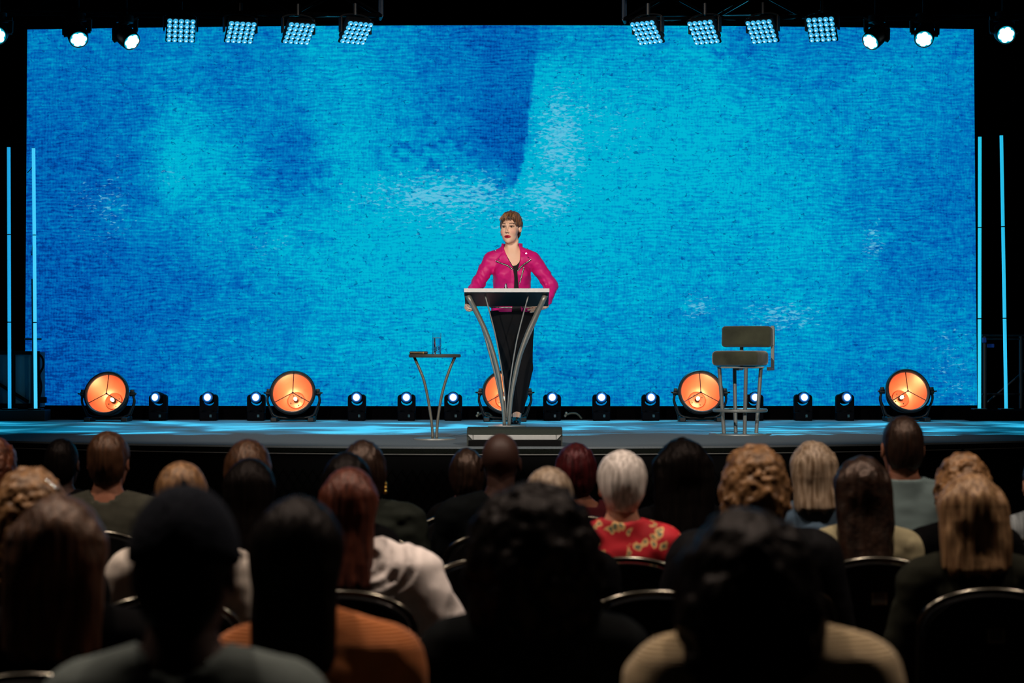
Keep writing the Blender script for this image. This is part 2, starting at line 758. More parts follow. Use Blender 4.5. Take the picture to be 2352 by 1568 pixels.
TX = [60, 180, 300, 420, 540, 660, 780, 900, 1020, 1140, 1260, 1380, 1500, 1620, 1740, 1860, 1980, 2100, 2240]
TY = [70, 170, 260, 340, 420, 500, 580, 660, 740, 820, 930]
TV = [
    [.45, .42, .45, .50, .45, .50, .70, .60, .40, .25, .55, .65, .70, .75, .50, .40, .50, .60, .50],
    [.35, .35, .38, .55, .45, .55, .75, .60, .42, .35, .90, .80, .75, .85, .60, .50, .60, .60, .50],
    [.30, .30, .35, .78, .55, .50, .80, .70, .45, .40, .95, .95, .90, .90, .80, .65, .60, .55, .45],
    [.25, .25, .40, .97, .70, .40, .85, .75, .60, .40, 1.0, .95, .95, .90, .85, .70, .60, .50, .40],
    [.22, .25, .45, .97, .75, .42, .85, .90, .90, .75, 1.0, 1.0, .90, .90, .85, .75, .55, .45, .40],
    [.20, .28, .50, .55, .75, .72, .85, .95, .95, .95, .95, .90, .85, .80, .82, .78, .50, .40, .35],
    [.18, .20, .33, .38, .60, .82, .85, .95, .95, .95, .90, .85, .80, .75, .80, .80, .60, .40, .35],
    [.15, .18, .28, .35, .45, .60, .80, .85, .90, .85, .80, .80, .75, .70, .75, .72, .55, .45, .40],
    [.12, .15, .25, .35, .50, .55, .75, .80, .85, .80, .75, .70, .70, .65, .65, .70, .52, .50, .50],
    [.10, .15, .25, .40, .50, .55, .70, .75, .80, .70, .60, .60, .65, .55, .60, .62, .45, .50, .58],
    [.10, .14, .20, .35, .45, .50, .55, .65, .65, .60, .55, .55, .55, .50, .55, .55, .45, .45, .52]]
nu, nv = 437, 177
PX, PY = np.meshgrid(np.linspace(58, 2242, nu), np.linspace(57, 938, nv), indexing='xy')
X, Y = PX.ravel(), PY.ravel()


def n2(a, b, s=0.0):
    return vnoise(np.stack([X / a + s, Y / b + 3.1 * s, np.full_like(X, s * 1.7)], 1))


wx = 34 * n2(95, 80, 1.3) + 20 * n2(34, 28, 4.1) + 9 * n2(13, 10, 7.7)
wy = 26 * n2(95, 80, 9.3) + 16 * n2(34, 28, 6.1) + 8 * n2(13, 10, 2.7)
tone = bil(X + wx, Y + wy, TX, TY, TV)
# ragged dab edges: push contrast by a mid-scale noise
mid = n2(26, 20, 3.3) * 0.5 + n2(11, 9, 8.8) * 0.5
tone = tone + 0.24 * mid * (1 - np.abs(2 * tone - 1) * 0.6) + 0.06 * n2(60, 8, 5.5)
# the dark brush stroke left of the centre line
ex = np.interp(Y, [50, 150, 220, 300, 370, 430], [1240, 1233, 1221, 1214, 1203, 1186]) + 5 * n2(9, 9, 2.2)
lx = np.interp(Y, [50, 200, 300, 350, 400, 430], [1085, 1095, 1075, 1118, 1152, 1178]) + 18 * n2(20, 18, 5.2)
st = np.clip((ex - X) / 6, 0, 1) * np.clip((X - lx) / 45 + 0.3, 0, 1) * (Y < 432)
tone = tone * (1 - st) + np.minimum(tone, 0.20 + 0.10 * mid + 0.1 * (Y < 240)) * st
# loose dark blotches below it
g = np.exp(-(((X - 1020) / 150) ** 2 + ((Y - 345) / 52) ** 2) ** 2)
bl = np.clip((n2(21, 17, 6.6) + 0.35 * n2(8, 7, 1.9) - 0.22) * 7, 0, 1) * g
tone = tone * (1 - bl) + 0.30 * bl
for cx_, cy_, rx_, ry_, th in ((690, 390, 110, 75, 0.25), (600, 500, 90, 60, 0.3), (1150, 440, 35, 28, 0.1), (1680, 110, 90, 60, 0.3), (270, 430, 80, 90, 0.0), (1690, 560, 60, 45, 0.4)):
    g = np.exp(-(((X - cx_) / rx_) ** 2 + ((Y - cy_) / ry_) ** 2) ** 2)
    bl = np.clip((n2(19, 16, cx_ * 0.013) + 0.4 * n2(8, 7, cy_ * 0.017) - th) * 6, 0, 1) * g * 0.8
    tone = tone * (1 - bl) + (tone * 0.4 + 0.08) * bl
tone = np.clip(tone, 0, 1)
white = np.zeros_like(X)
for cx_, cy_, rx_, ry_, a in ((1285, 320, 80, 150, 0.9), (1030, 445, 240, 62, 0.9), (1255, 445, 75, 75, 0.95), (1330, 260, 90, 60, 0.5), (1795, 722, 95, 40, 0.75), (1600, 702, 45, 34, 0.7),
                              (2003, 560, 34, 70, 0.6), (2185, 840, 60, 130, 0.4), (245, 470, 75, 110, 0.45), (1080, 505, 260, 40, 0.5), (1385, 300, 120, 130, 0.35), (640, 555, 120, 40, 0.3), (400, 400, 60, 40, .3)):
    white = np.maximum(white, a * np.clip(1.25 - np.sqrt(((X - cx_) / rx_) ** 2 + ((Y - cy_) / ry_) ** 2), 0, 1))
white *= (1 - st)
# geometry: gently bowed towards the seats
SY = 17.6
k = F / SY
U = (PX - 58) / (2242 - 58)
V = (PY - 57) / (938 - 57)
xl = -(CX - (63 - 6 * V)) / k
xr = ((2235 + 8 * V) - CX) / k
wxw = xl + (xr - xl) * U
wyw = SY - 0.24 * (1 - (wxw / 4.3) ** 2)
wzw = (EYE + (784 - 68) / k) * (1 - V) + (EYE - (938 - 784) / k) * V
verts = np.stack([wxw, wyw, wzw], -1).reshape(-1, 3)
ii = np.arange(nu * nv).reshape(nv, nu)
quads = np.stack([ii[:-1, :-1], ii[1:, :-1], ii[1:, 1:], ii[:-1, 1:]], -1).reshape(-1, 4)
me = np_mesh('display_face', [(verts, quads)])
vcolor(me, np.stack([tone, white, 0 * tone], 1), 'paint')


def screen_mat():
    m = bpy.data.materials.new('led_picture')
    m.use_nodes = True
    nt = m.node_tree
    N, L = nt.nodes, nt.links
    N.remove(N['Principled BSDF'])
    out = N['Material Output']
    em = N.new('ShaderNodeEmission')
    L.new(em.outputs[0], out.inputs[0])
    at = N.new('ShaderNodeAttribute')
    at.attribute_name = 'paint'
    sp = N.new('ShaderNodeSeparateColor')
    L.new(at.outputs['Color'], sp.inputs[0])
    tc = N.new('ShaderNodeTexCoord')

    def noise(sx, sz, detail=3.0, off=0.0, dist=0.0):
        mp = N.new('ShaderNodeMapping')
        mp.inputs['Scale'].default_value = (sx, 0.0, sz)
        mp.inputs['Location'].default_value = (off, off * 0.7, off * 1.3)
        L.new(tc.outputs['Object'], mp.inputs[0])
        n = N.new('ShaderNodeTexNoise')
        n.inputs['Scale'].default_value = 1.0
        n.inputs['Detail'].default_value = detail
        n.inputs['Distortion'].default_value = dist
        L.new(mp.outputs[0], n.inputs['Vector'])
        return n.outputs[0]

    def m_(op, a, b=None, clamp=False):
        n = N.new('ShaderNodeMath')
        n.operation = op
        n.use_clamp = clamp
        for i, v in ((0, a), (1, b)):
            if v is None:
                continue
            if isinstance(v, (int, float)):
                n.inputs[i].default_value = v
            else:
                L.new(v, n.inputs[i])
        return n.outputs[0]
    fib = noise(9, 62, 3.0, 3.0)          # weft threads
    fib2 = noise(58, 14, 2.0, 9.0)        # warp threads
    grain = noise(30, 40, 4.0, 5.0, 0.6)
    t = m_('ADD', m_('ADD', sp.outputs[0], 0.03), m_('MULTIPLY', m_('SUBTRACT', fib, 0.5), 0.60))
    t = m_('ADD', t, m_('MULTIPLY', m_('SUBTRACT', fib2, 0.5), 0.26))
    # canvas ribs: wavering weft lines and a fainter warp
    sx_ = N.new('ShaderNodeSeparateXYZ')
    L.new(tc.outputs['Object'], sx_.inputs[0])
    wob = noise(2.2, 5.0, 3.0, 14.0)
    rib = m_('SINE', m_('ADD', m_('MULTIPLY', sx_.outputs[2], 2 * PI / 0.034), m_('MULTIPLY', wob, 26.0)))
    wrp = m_('SINE', m_('ADD', m_('MULTIPLY', sx_.outputs[0], 2 * PI / 0.026), m_('MULTIPLY', wob, 18.0)))
    ribw = noise(1.1, 1.3, 2.0, 40.0)
    t = m_('ADD', t, m_('MULTIPLY', rib, m_('MULTIPLY', ribw, 0.17)))
    t = m_('ADD', t, m_('MULTIPLY', wrp, m_('MULTIPLY', m_('SUBTRACT', 1.0, ribw), 0.07)))
    t = m_('ADD', t, m_('MULTIPLY', m_('SUBTRACT', grain, 0.5), 0.85), True)
    rp = N.new('ShaderNodeValToRGB')
    L.new(t, rp.inputs[0])
    e = rp.color_ramp.elements
    e[0].position, e[0].color = 0.0, rgb(0, 58, 140)
    e[1].position, e[1].color = 1.0, rgb(0, 182, 213)
    for p, c in ((0.2, rgb(0, 88, 174)), (0.5, rgb(0, 122, 191)), (0.8, rgb(0, 157, 204))):
        k_ = e.new(p)
        k_.color = c
    # dark flecks
    fl = noise(26, 34, 2.0, 21.0, 0.8)
    flm = m_('MULTIPLY', m_('SUBTRACT', fl, 0.635), 12.0, True)
    mx = N.new('ShaderNodeMix')
    mx.data_type = 'RGBA'
    L.new(m_('MULTIPLY', flm, 0.7), mx.inputs['Factor'])
    L.new(rp.outputs[0], mx.inputs['A'])
    mx.inputs['B'].default_value = rgb(0, 66, 140)
    # pale dry-brush dapples
    dp = noise(20, 52, 2.0, 31.0, 0.5)
    dm = m_('MULTIPLY', m_('SUBTRACT', m_('ADD', dp, m_('MULTIPLY', sp.outputs[1], 0.34)), 0.72), 6.0, True)
    dm = m_('MULTIPLY', dm, m_('MULTIPLY', m_('GREATER_THAN', sp.outputs[1], 0.02), 0.8))
    mx2 = N.new('ShaderNodeMix')
    mx2.data_type = 'RGBA'
    L.new(dm, mx2.inputs['Factor'])
    L.new(mx.outputs['Result'], mx2.inputs['A'])
    mx2.inputs['B'].default_value = rgb(105, 196, 226)
    L.new(mx2.outputs['Result'], em.inputs['Color'])
    em.inputs['Strength'].default_value = 1.0
    return m


wall = thing('led_wall', (0, SY, STAGE + 0.087), 'wide glowing video wall with mottled blue and cyan painted canvas picture', 'video screen')
o = link('display_face', me, screen_mat(), wall)
o.matrix_parent_inverse = Matrix.Translation(-Vector(wall.location))
bm = NB()
seg = 24
rows = []
for i in range(seg + 1):
    x = xl.min() - 0.01 + (xr.max() - xl.min() + 0.02) * i / seg
    y = SY - 0.24 * (1 - (x / 4.3) ** 2) + 0.006
    rows.append([bm.verts.new((x, y + dy, z)) for dy, z in ((0, STAGE + 0.088), (0, EYE + 719 / k), (0.12, EYE + 719 / k), (0.12, STAGE + 0.088))])
for a, b in zip(rows, rows[1:]):
    for q in range(4):
        bm.faces.new((a[q], a[(q + 1) % 4], b[(q + 1) % 4], b[q]))
bm.faces.new(rows[0])
bm.faces.new(rows[-1][::-1])
o = obj('cabinet_shell', bm, BLACKM, wall)
o.matrix_parent_inverse = Matrix.Translation(-Vector(wall.location))


# ------------------------------------------------------------------ overhead trusses
TRUSSM = mat('truss_black', rgb(4, 4, 5), 0.9, spec=0.02)


def truss(A, B, label):
    A, B = Vector(A), Vector(B)
    t = thing('lighting_truss', A, label, 'truss', 'lighting trusses over the stage')
    d = B - A
    Ln = d.length
    u = d.normalized()
    s = Vector((-u.y, u.x, 0))
    h = 0.20
    for dy in (0, h):
        for dz in (0, h):
            bm = NB()
            p = s * dy + Vector((0, 0, dz))
            cyl(bm, p, p + d, 0.016, 10)
            obj('chord', bm, TRUSSM, t)
    n = int(Ln / 0.34)
    for i in range(n):
        for (o0, o1) in (((0, 0), (0, h)), ((h, 0), (h, h)), ((0, 0), (h, 0))):
            a = u * (Ln * i / n) + s * o0[0] + Vector((0, 0, o0[1]))
            b = u * (Ln * (i + 1) / n) + s * o1[0] + Vector((0, 0, o1[1]))
            if i % 2:
                a, b = u * (Ln * i / n) + s * o1[0] + Vector((0, 0, o1[1])), u * (Ln * (i + 1) / n) + s * o0[0] + Vector((0, 0, o0[1]))
            bm = NB()
            cyl(bm, a, b, 0.009, 6)
            obj('brace', bm, TRUSSM, t)
    for q in (0.0, Ln):
        bm = NB()
        for a, b in (((0, 0), (h, 0)), ((h, 0), (h, h)), ((h, h), (0, h)), ((0, h), (0, 0))):
            cyl(bm, u * q + s * a[0] + Vector((0, 0, a[1])), u * q + s * b[0] + Vector((0, 0, b[1])), 0.014, 8)
        obj('end_frame', bm, mat('truss_end_blue_lit', rgb(30, 44, 60), 0.5), t)  # blue lamp light on the end frames is put into their colour
    for q in (0.2, 0.8):
        bm = NB()
        cyl(bm, u * Ln * q + s * h / 2 + Vector((0, 0, h)), u * Ln * q + s * h / 2 + Vector((0, 0, 7.4 - A.z)), 0.006, 6)
        obj('hanging_cable', bm, BLACK, t)
    return t


truss(W(873, 44, 15.95), W(-260, 26, 15.45), 'black box truss carrying lamps above the darker blue screen half')
truss(W(1432, 43, 15.95), W(2600, 26, 15.45), 'black box truss carrying lamps above the brighter cyan screen half')

# ------------------------------------------------------------------ 5x5 lamp panels
LENS = mat('cyan_led_lens', rgb(40, 120, 160), 0.2, emit=(0.05, 0.42, 0.70, 1), estr=1.0, coat=0.2)
LENSC = mat('led_core_white', rgb(255, 255, 255), 0.2, emit=(0.6, 0.98, 1.0, 1), estr=1.3)
sh_lens = NB()
lathe(sh_lens, [(0.0198, 0.0), (0.0198, 0.004), (0.0185, 0.009), (0.015, 0.013), (0.008, 0.0155), (0.0, 0.016)], 12)
ME_LENS = mesh_from(sh_lens, 'lens', 180)
ME_LENS.materials.append(LENS)
sh = NB()
lathe(sh, [(0.0075, 0.0154), (0.005, 0.0172), (0.0, 0.018)], 8)
ME_CORE = mesh_from(sh, 'lens_core', 180)
ME_CORE.materials.append(LENSC)
PANELS = [
    ((415.4, 70), (.972, .236, -.015), (-.174, .669, -.722), 'outermost panel, facing almost straight out beside the round lamps'),
    ((553, 74), (.937, .349, .008), (-.262, .718, -.646), 'second panel from the round lamps over the dark blue side'),
    ((686.8, 76.6), (.899, .437, .018), (-.329, .702, -.631), 'third panel from the round lamps over the dark blue side'),
    ((818.7, 75.2), (.842, .539, -.013), (-.4, .609, -.685), 'innermost panel, end of the truss over the dark blue side'),
    ((1485.1, 74.8), (.816, -.578, -.001), (.4, .565, -.722), 'innermost panel, end of the truss over the cyan side'),
    ((1616, 74), (.841, -.541, .016), (.37, .554, -.746), 'second panel along the truss over the cyan side'),
    ((1749.6, 72.2), (.864, -.503, .015), (.359, .595, -.719), 'third panel along the truss over the cyan side'),
    ((1887.2, 67.4), (.93, -.367, .009), (.236, .58, -.78), 'outermost panel, facing almost straight out over the cyan side')]
for (px, py), u, v, lab in PANELS:
    Yp = 15.62
    c = W(px, py, Yp)
    u = Vector((u[0], u[1], 0)).normalized()
    v = Vector(v)
    v = (v - u * v.dot(u)).normalized()
    nrm = u.cross(v)
    if nrm.y > 0:
        nrm = -nrm
    S = 52.0 / F * Yp
    M = Matrix((u, -v, nrm)).transposed()      # columns: right, up, out of the face
    if M.determinant() < 0:
        M = Matrix((u, v, nrm)).transposed()
    t = thing('lamp_panel', c, 'square 25-lens cyan lamp panel, ' + lab, 'stage light', 'square lamp panels on the trusses')
    t.rotation_euler = M.to_euler()
    q = S / 4
    hw = S / 2 + 0.026
    bm = NB()
    box(bm, (0, 0, -0.012), (2 * hw, 2 * hw, 0.024), 0.006)
    box(bm, (0, 0, -0.05), (2 * hw - 0.03, 2 * hw - 0.03, 0.06), 0.015)
    obj('housing', bm, BLACK, t)
    for i in range(5):
        for j in range(5):
            l = link('lens', ME_LENS, None, t)
            l.location = ((i - 2) * q, (j - 2) * q, 0.0)
            link('lens_core', ME_CORE, None, l)
    # yoke, hanging straight down from the truss
    bm = NB()
    Mi = M.inverted()
    up = Mi @ Vector((0, 0, 1))
    rt = Vector((1, 0, 0))
    for s in (-1, 1):
        a = rt * s * (hw + 0.014) + Vector((0, 0, -0.03))
        box(bm, a + up * 0.035, (0.012, 0.05, 0.12), 0.003, rot=Vector((0, 0, 1)).rotation_difference(up).to_matrix())
    arc = [rt * (hw + 0.014) * math.cos(PI * k / 12) + Vector((0, 0, -0.03)) + up * (0.09 + 0.035 * math.sin(PI * k / 12)) for k in range(13)]
    tube(bm, arc, 0.008, 6, up=(0, 0, 1))
    cyl(bm, Vector((0, 0, -0.03)) + up * 0.12, Vector((0, 0, -0.03)) + up * 0.21, 0.016, 8)
    obj('yoke', bm, BLACK, t)

# ------------------------------------------------------------------ round wash lights on the truss
FLOW = mat('white_hot_lens', rgb(255, 255, 255), 0.3, emit=(0.9, 1.0, 1.0, 1), estr=5.0)
CYRING = mat('cyan_spill_glow', rgb(60, 190, 220), 0.3, emit=(0.0, 0.42, 0.55, 1), estr=0.55)  # rim made to glow in place of cyan light spilling from the lenses


def wash(px, py, Y, d, label):
    c = W(px, py, Y)
    t = thing('wash_light', c, label, 'stage light', 'round wash lights on the trusses')
    d = Vector(d).normalized()
    q = d.to_track_quat('Z', 'Y')
    t.rotation_euler = q.to_euler()
    t.scale = (0.9, 0.9, 0.9)
    bm = NB()
    lathe(bm, [(0.0, -0.21), (0.05, -0.205), (0.078, -0.17), (0.088, -0.10), (0.086, -0.04), (0.082, 0.0), (0.079, 0.004), (0.075, -0.006), (0.0, -0.008)], 28)
    obj('housing', bm, BLACK, t, 40)
    bm = NB()
    lathe(bm, [(0.074, -0.004), (0.070, 0.001), (0.060, 0.002), (0.0, 0.002)], 28)
    obj('spill_glow_rim', bm, CYRING, t, 40)
    for kx in range(7):
        bm = NB()
        a = 2 * PI * kx / 6 + 0.3
        r = 0.0 if kx == 6 else 0.041
        lathe(bm, [(0.0268, 0.0025), (0.024, 0.008), (0.013, 0.012), (0.0, 0.013)], 14, Matrix.Translation((r * math.cos(a), r * math.sin(a), 0)))
        obj('lens', bm, FLOW, t, 180)
    bm = NB()
    Mi = q.to_matrix().inverted()
    up = Mi @ Vector((0, 0, 1))
    side = Mi @ Vector((1, 0, 0))
    side = (side - Vector((0, 0, 1)) * side.z)
    side = Vector((1, 0, 0)) if side.length < 0.2 else side.normalized()
    pc = Vector((0, 0, -0.11))
    for s in (-1, 1):
        tube(bm, [pc + side * s * 0.105, pc + side * s * 0.108 + up * 0.10], 0.022, 8)
        tube(bm, [pc + side * s * 0.08, pc + side * s * 0.115], 0.02, 8)
    tube(bm, [pc + side * -0.12 + up * 0.11, pc + side * 0.12 + up * 0.11], 0.026, 8)
    tube(bm, [pc + up * 0.11, pc + up * 0.17], 0.075, 12)
    tube(bm, [pc + up * 0.17, pc + up * (4.40 - (c.z + (q.to_matrix() @ pc).z)) / 0.9], 0.02, 8)
    obj('yoke', bm, BLACK, t, 40)
    return t


wash(-7, 82, 15.2, (0.15, -0.9, -0.35), 'round white-hot wash light cut off at the edge over the dark blue screen corner')
wash(181, 91, 15.35, (0.30, -0.72, -0.62), 'round white-hot wash light above the dark blue screen corner, nearer the side')
wash(303, 96, 15.4, (0.62, -0.52, -0.56), 'round white-hot wash light above the dark blue side, next to the square panels')
wash(1999, 96, 15.4, (-0.60, -0.55, -0.58), 'round white-hot wash light above the cyan side, next to the square panels')
wash(2122, 90, 15.35, (-0.22, -0.80, -0.56), 'round white-hot wash light above the cyan screen corner, nearer the side')
wash(2311, 80, 15.2, (-0.05, -0.93, -0.36), 'round white-hot wash light over the black beside the cyan screen corner')


# ------------------------------------------------------------------ big copper floor lamps
COPPER = mat('copper_reflector', rgb(232, 132, 90), 0.36, 0.4, var=0.05, scale=8)
LAMPBODY = mat('weathered_black_housing', rgb(13, 16, 18), 0.5, 0.2, var=0.25, scale=14, bump=0.1)
BULB = mat('warm_bulb', rgb(255, 240, 200), 0.3, emit=(1.0, 0.72, 0.40, 1), estr=4.0)
SPOKE = mat('dark_spoke', rgb(34, 22, 18), 0.5)


def floor_lamp(px, py, yaw, label):
    Y = 16.18
    c = W(px, py, Y)
    t = thing('floor_lamp', (c.x, Y, STAGE), label, 'stage lamp', 'big copper floor lamps before the screen')
    hz = c.z - STAGE
    # head frame: local +z is the way the lamp looks
    d = Vector((math.sin(yaw), -math.cos(yaw), 0.38)).normalized()
    Mh = Matrix.Translation((0, 0, hz)) @ d.to_track_quat('Z', 'Y').to_matrix().to_4x4()
    bm = NB()
    lathe(bm, [(0.0, -0.235), (0.06, -0.233), (0.075, -0.21), (0.085, -0.20), (0.148, -0.11), (0.178, -0.02), (0.187, 0.005), (0.187, 0.028), (0.180, 0.032), (0.166, 0.030), (0.160, 0.020), (0.160, 0.0)], 48, Mh)
    h = obj('housing', bm, LAMPBODY, t, 40)
    bm = NB()
    lathe(bm, [(0.1600, 0.014), (0.157, 0.000), (0.148, -0.045), (0.132, -0.095), (0.112, -0.140), (0.090, -0.168), (0.070, -0.180), (0.0685, -0.172), (0.063, -0.182), (0.0, -0.184)], 48, Mh)
    obj('reflector', bm, COPPER, t, 50)
    bm = NB()
    tor = [Mh @ Vector((0.176 * math.cos(2 * PI * k / 40), 0.176 * math.sin(2 * PI * k / 40), 0.030)) for k in range(40)]
    tube(bm, tor, 0.0085, 6, closed=True, up=d)
    obj('rim_ring', bm, LAMPBODY, t, 180)
    for k in range(4):
        a = k * PI / 2 + 0.5
        bm = NB()
        sphere(bm, (0.047 * math.cos(a), 0.047 * math.sin(a), -0.182), 0.005, 8, 5, M=Mh)
        obj('rivet', bm, SPOKE, t, 180)
    for a in (PI / 2, PI / 2 + 2 * PI / 3, PI / 2 - 2 * PI / 3):
        bm = NB()
        tube(bm, [Mh @ Vector((0, 0, 0.016)), Mh @ Vector((0.164 * math.cos(a), 0.164 * math.sin(a), 0.016))], 0.0036, 6, up=d)
        obj('spoke', bm, SPOKE, t)
    bm = NB()
    sphere(bm, (0, 0, 0.016), 0.009, 10, 6, M=Mh)
    obj('hub', bm, SPOKE, t, 180)
    bm = NB()
    lathe(bm, [(0.0, -0.112), (0.009, -0.115), (0.0145, -0.126), (0.0155, -0.138), (0.012, -0.156), (0.0115, -0.182)], 14, Mh)
    obj('bulb', bm, BULB, t, 180)
    bm = NB()
    lathe(bm, [(0.0185, -0.184), (0.0185, -0.160), (0.012, -0.156)], 16, Mh)
    obj('socket', bm, SPOKE, t, 180)
    l = bpy.data.lights.new('bulb_light', 'POINT')
    l.energy = 0.9
    l.color = (1.0, 0.70, 0.45)
    l.shadow_soft_size = 0.018
    lo = bpy.data.objects.new('bulb_light', l)
    COL.objects.link(lo)
    lo.parent = t
    lo.location = Mh @ Vector((0, 0, -0.098))
    # U-shaped bracket, clamps and runners
    bm = NB()
    pts = [(-0.205, 0.03, hz), (-0.212, 0.035, hz - 0.06), (-0.19, 0.04, hz - 0.12), (-0.13, 0.045, 0.035), (0.13, 0.045, 0.035), (0.19, 0.04, hz - 0.12), (0.212, 0.035, hz - 0.06), (0.205, 0.03, hz)]
    tube(bm, smooth_path(pts, 4), 0.010, 8)
    obj('bracket', bm, LAMPBODY, t, 180)
    for s in (-1, 1):
        bm = NB()
        cyl(bm, (s * 0.178, 0.03, hz), (s * 0.222, 0.03, hz), 0.019, 12)
        box(bm, (s * 0.200, 0.02, hz + 0.022), (0.03, 0.04, 0.03), 0.005)
        tube(bm, [(s * 0.222, 0.03, hz), (s * 0.236, 0.0, hz + 0.004)], 0.006, 6)
        obj('tilt_clamp', bm, LAMPBODY, t, 40)
        bm = NB()
        cable = [(s * 0.19, 0.06, hz - 0.01), (s * 0.218, 0.05, hz - 0.05), (s * 0.205, 0.06, hz - 0.11), (s * 0.17, 0.07, 0.02)]
        tube(bm, smooth_path(cable, 5), 0.005, 6)
        obj('cable', bm, BLACK, t, 180)
        bm = NB()
        box(bm, (s * 0.15, 0.045, 0.0175), (0.05, 0.24, 0.035), 0.006)
        obj('runner_foot', bm, LAMPBODY, t)
    return t


floor_lamp(246, 905, -0.13, 'copper floor lamp nearest the pair of slim light tubes on the darker blue side')
floor_lamp(673, 903, -0.04, 'copper floor lamp glowing between the dark side lamp and the small table')
floor_lamp(1160, 902, 0.05, 'copper floor lamp half hidden behind the lectern and the speaker')
floor_lamp(1609, 902, 0.07, 'copper floor lamp partly hidden behind the legs of the bar stool')
floor_lamp(2084, 899, 0.15, 'copper floor lamp at the far cyan end, clear of the bar stool')

# ------------------------------------------------------------------ small moving heads
HOT = mat('blue_white_beam_lens', rgb(255, 255, 255), 0.3, emit=(0.93, 0.98, 1.0, 1), estr=3.0)
BRING = mat('blue_lens_bloom', rgb(20, 90, 190), 0.3, emit=(0.02, 0.30, 0.85, 1), estr=0.55)  # ring glows to imitate blue bloom round the lens
BRIM = mat('navy_lens_bloom', rgb(6, 24, 60), 0.4, emit=(0.0, 0.06, 0.22, 1), estr=0.5)  # fainter outer glow, the bloom fading out over the head
HEADM = mat('dark_blue_black_plastic', rgb(3, 5, 9), 0.6, spec=0.03)


def moving_head(label):
    t = thing('moving_head_light', (0, 0, 0), label, 'stage light', 'small beam lights in a row before the screen')
    bm = NB()
    box(bm, (0, 0, 0.036), (0.143, 0.12, 0.072), 0.008)
    obj('base', bm, HEADM, t)
    bm = NB()
    box(bm, (0.022, -0.061, 0.04), (0.018, 0.003, 0.022))
    obj('control_panel', bm, mat('tiny_status_panel', rgb(30, 70, 80), 0.3), t)
    bm = NB()
    cyl(bm, (0, 0, 0.07), (0, 0, 0.085), 0.062, 20)
    obj('turntable', bm, HEADM, t, 40)
    # U yoke: outer tombstone outline minus a round opening
    pts = [(-0.073, 0.074), (0.073, 0.074), (0.073, 0.185)]
    pts += [(0.045 + 0.028 * math.cos(a), 0.185 + 0.030 * math.sin(a)) for a in [PI * k / 12 for k in range(1, 7)]]
    pts += [(0.044, 0.170)]
    pts += [(0.049 * math.cos(a), 0.162 + 0.040 * math.sin(a)) for a in [-PI * k / 12 for k in range(1, 12)]]
    pts += [(-0.044, 0.170)]
    pts += [(-0.045 + 0.028 * math.cos(a), 0.185 + 0.030 * math.sin(a)) for a in [PI * k / 12 for k in range(6, 12)]]
    pts += [(-0.073, 0.185)]
    bm = NB()
    extrude_poly(bm, pts, 0.075)
    obj('yoke', bm, HEADM, t)
    hd = obj('head', lathe(NB(), [(0.0, -0.075), (0.035, -0.07), (0.046, -0.045), (0.049, 0.0), (0.049, 0.045), (0.047, 0.058), (0.044, 0.060), (0.0, 0.056)], 28), HEADM, t, 40)
    hd.location = (0, 0, 0.186)
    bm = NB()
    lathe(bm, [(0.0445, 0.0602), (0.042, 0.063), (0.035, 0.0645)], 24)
    obj('outer_bloom_ring', bm, BRIM, hd, 180)
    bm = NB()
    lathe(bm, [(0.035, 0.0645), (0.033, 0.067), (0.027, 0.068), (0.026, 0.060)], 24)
    obj('inner_bloom_ring', bm, BRING, hd, 180)
    bm = NB()
    lathe(bm, [(0.0275, 0.060), (0.0265, 0.067), (0.019, 0.073), (0.0, 0.075)], 24)
    obj('lens', bm, HOT, hd, 180)
    return t


MHX = [(364, -16), (480, -3), (589, 2), (820, 0), (934, 1), (1041, 1), (1268, 0), (1381, 0), (1494, 2), (1732, 2), (1844, 3), (1940, 9)]
MHL = ['first beam light beside the darkest blue copper lamp', 'second beam light from the darkest blue copper lamp', 'beam light tucked against the copper lamp nearest the table, on its dark side',
       'beam light between that copper lamp and the side table', 'beam light just before the side table legs', 'beam light between the side table and the lectern',
       'beam light just past the lectern and its copper lamp', 'beam light midway between the lectern and the bar stool', 'beam light just before the copper lamp by the bar stool',
       'beam light seen between the legs of the bar stool', 'beam light just past the bar stool', 'beam light nearest the copper lamp at the far cyan end']
proto = None
for (px, yw), lab in zip(MHX, MHL):
    if proto is None:
        o = proto = moving_head('small ' + lab)
    else:
        o = copy_tree(proto)
        o['label'] = 'small ' + lab
    Y = 16.38
    o.location = ((px - CX) / F * Y, Y, STAGE)
    for ch in [c for c in COL.objects if c.parent == o]:
        if ch.name.startswith('head'):
            ch.rotation_euler = (R(84), 0, R(yw))

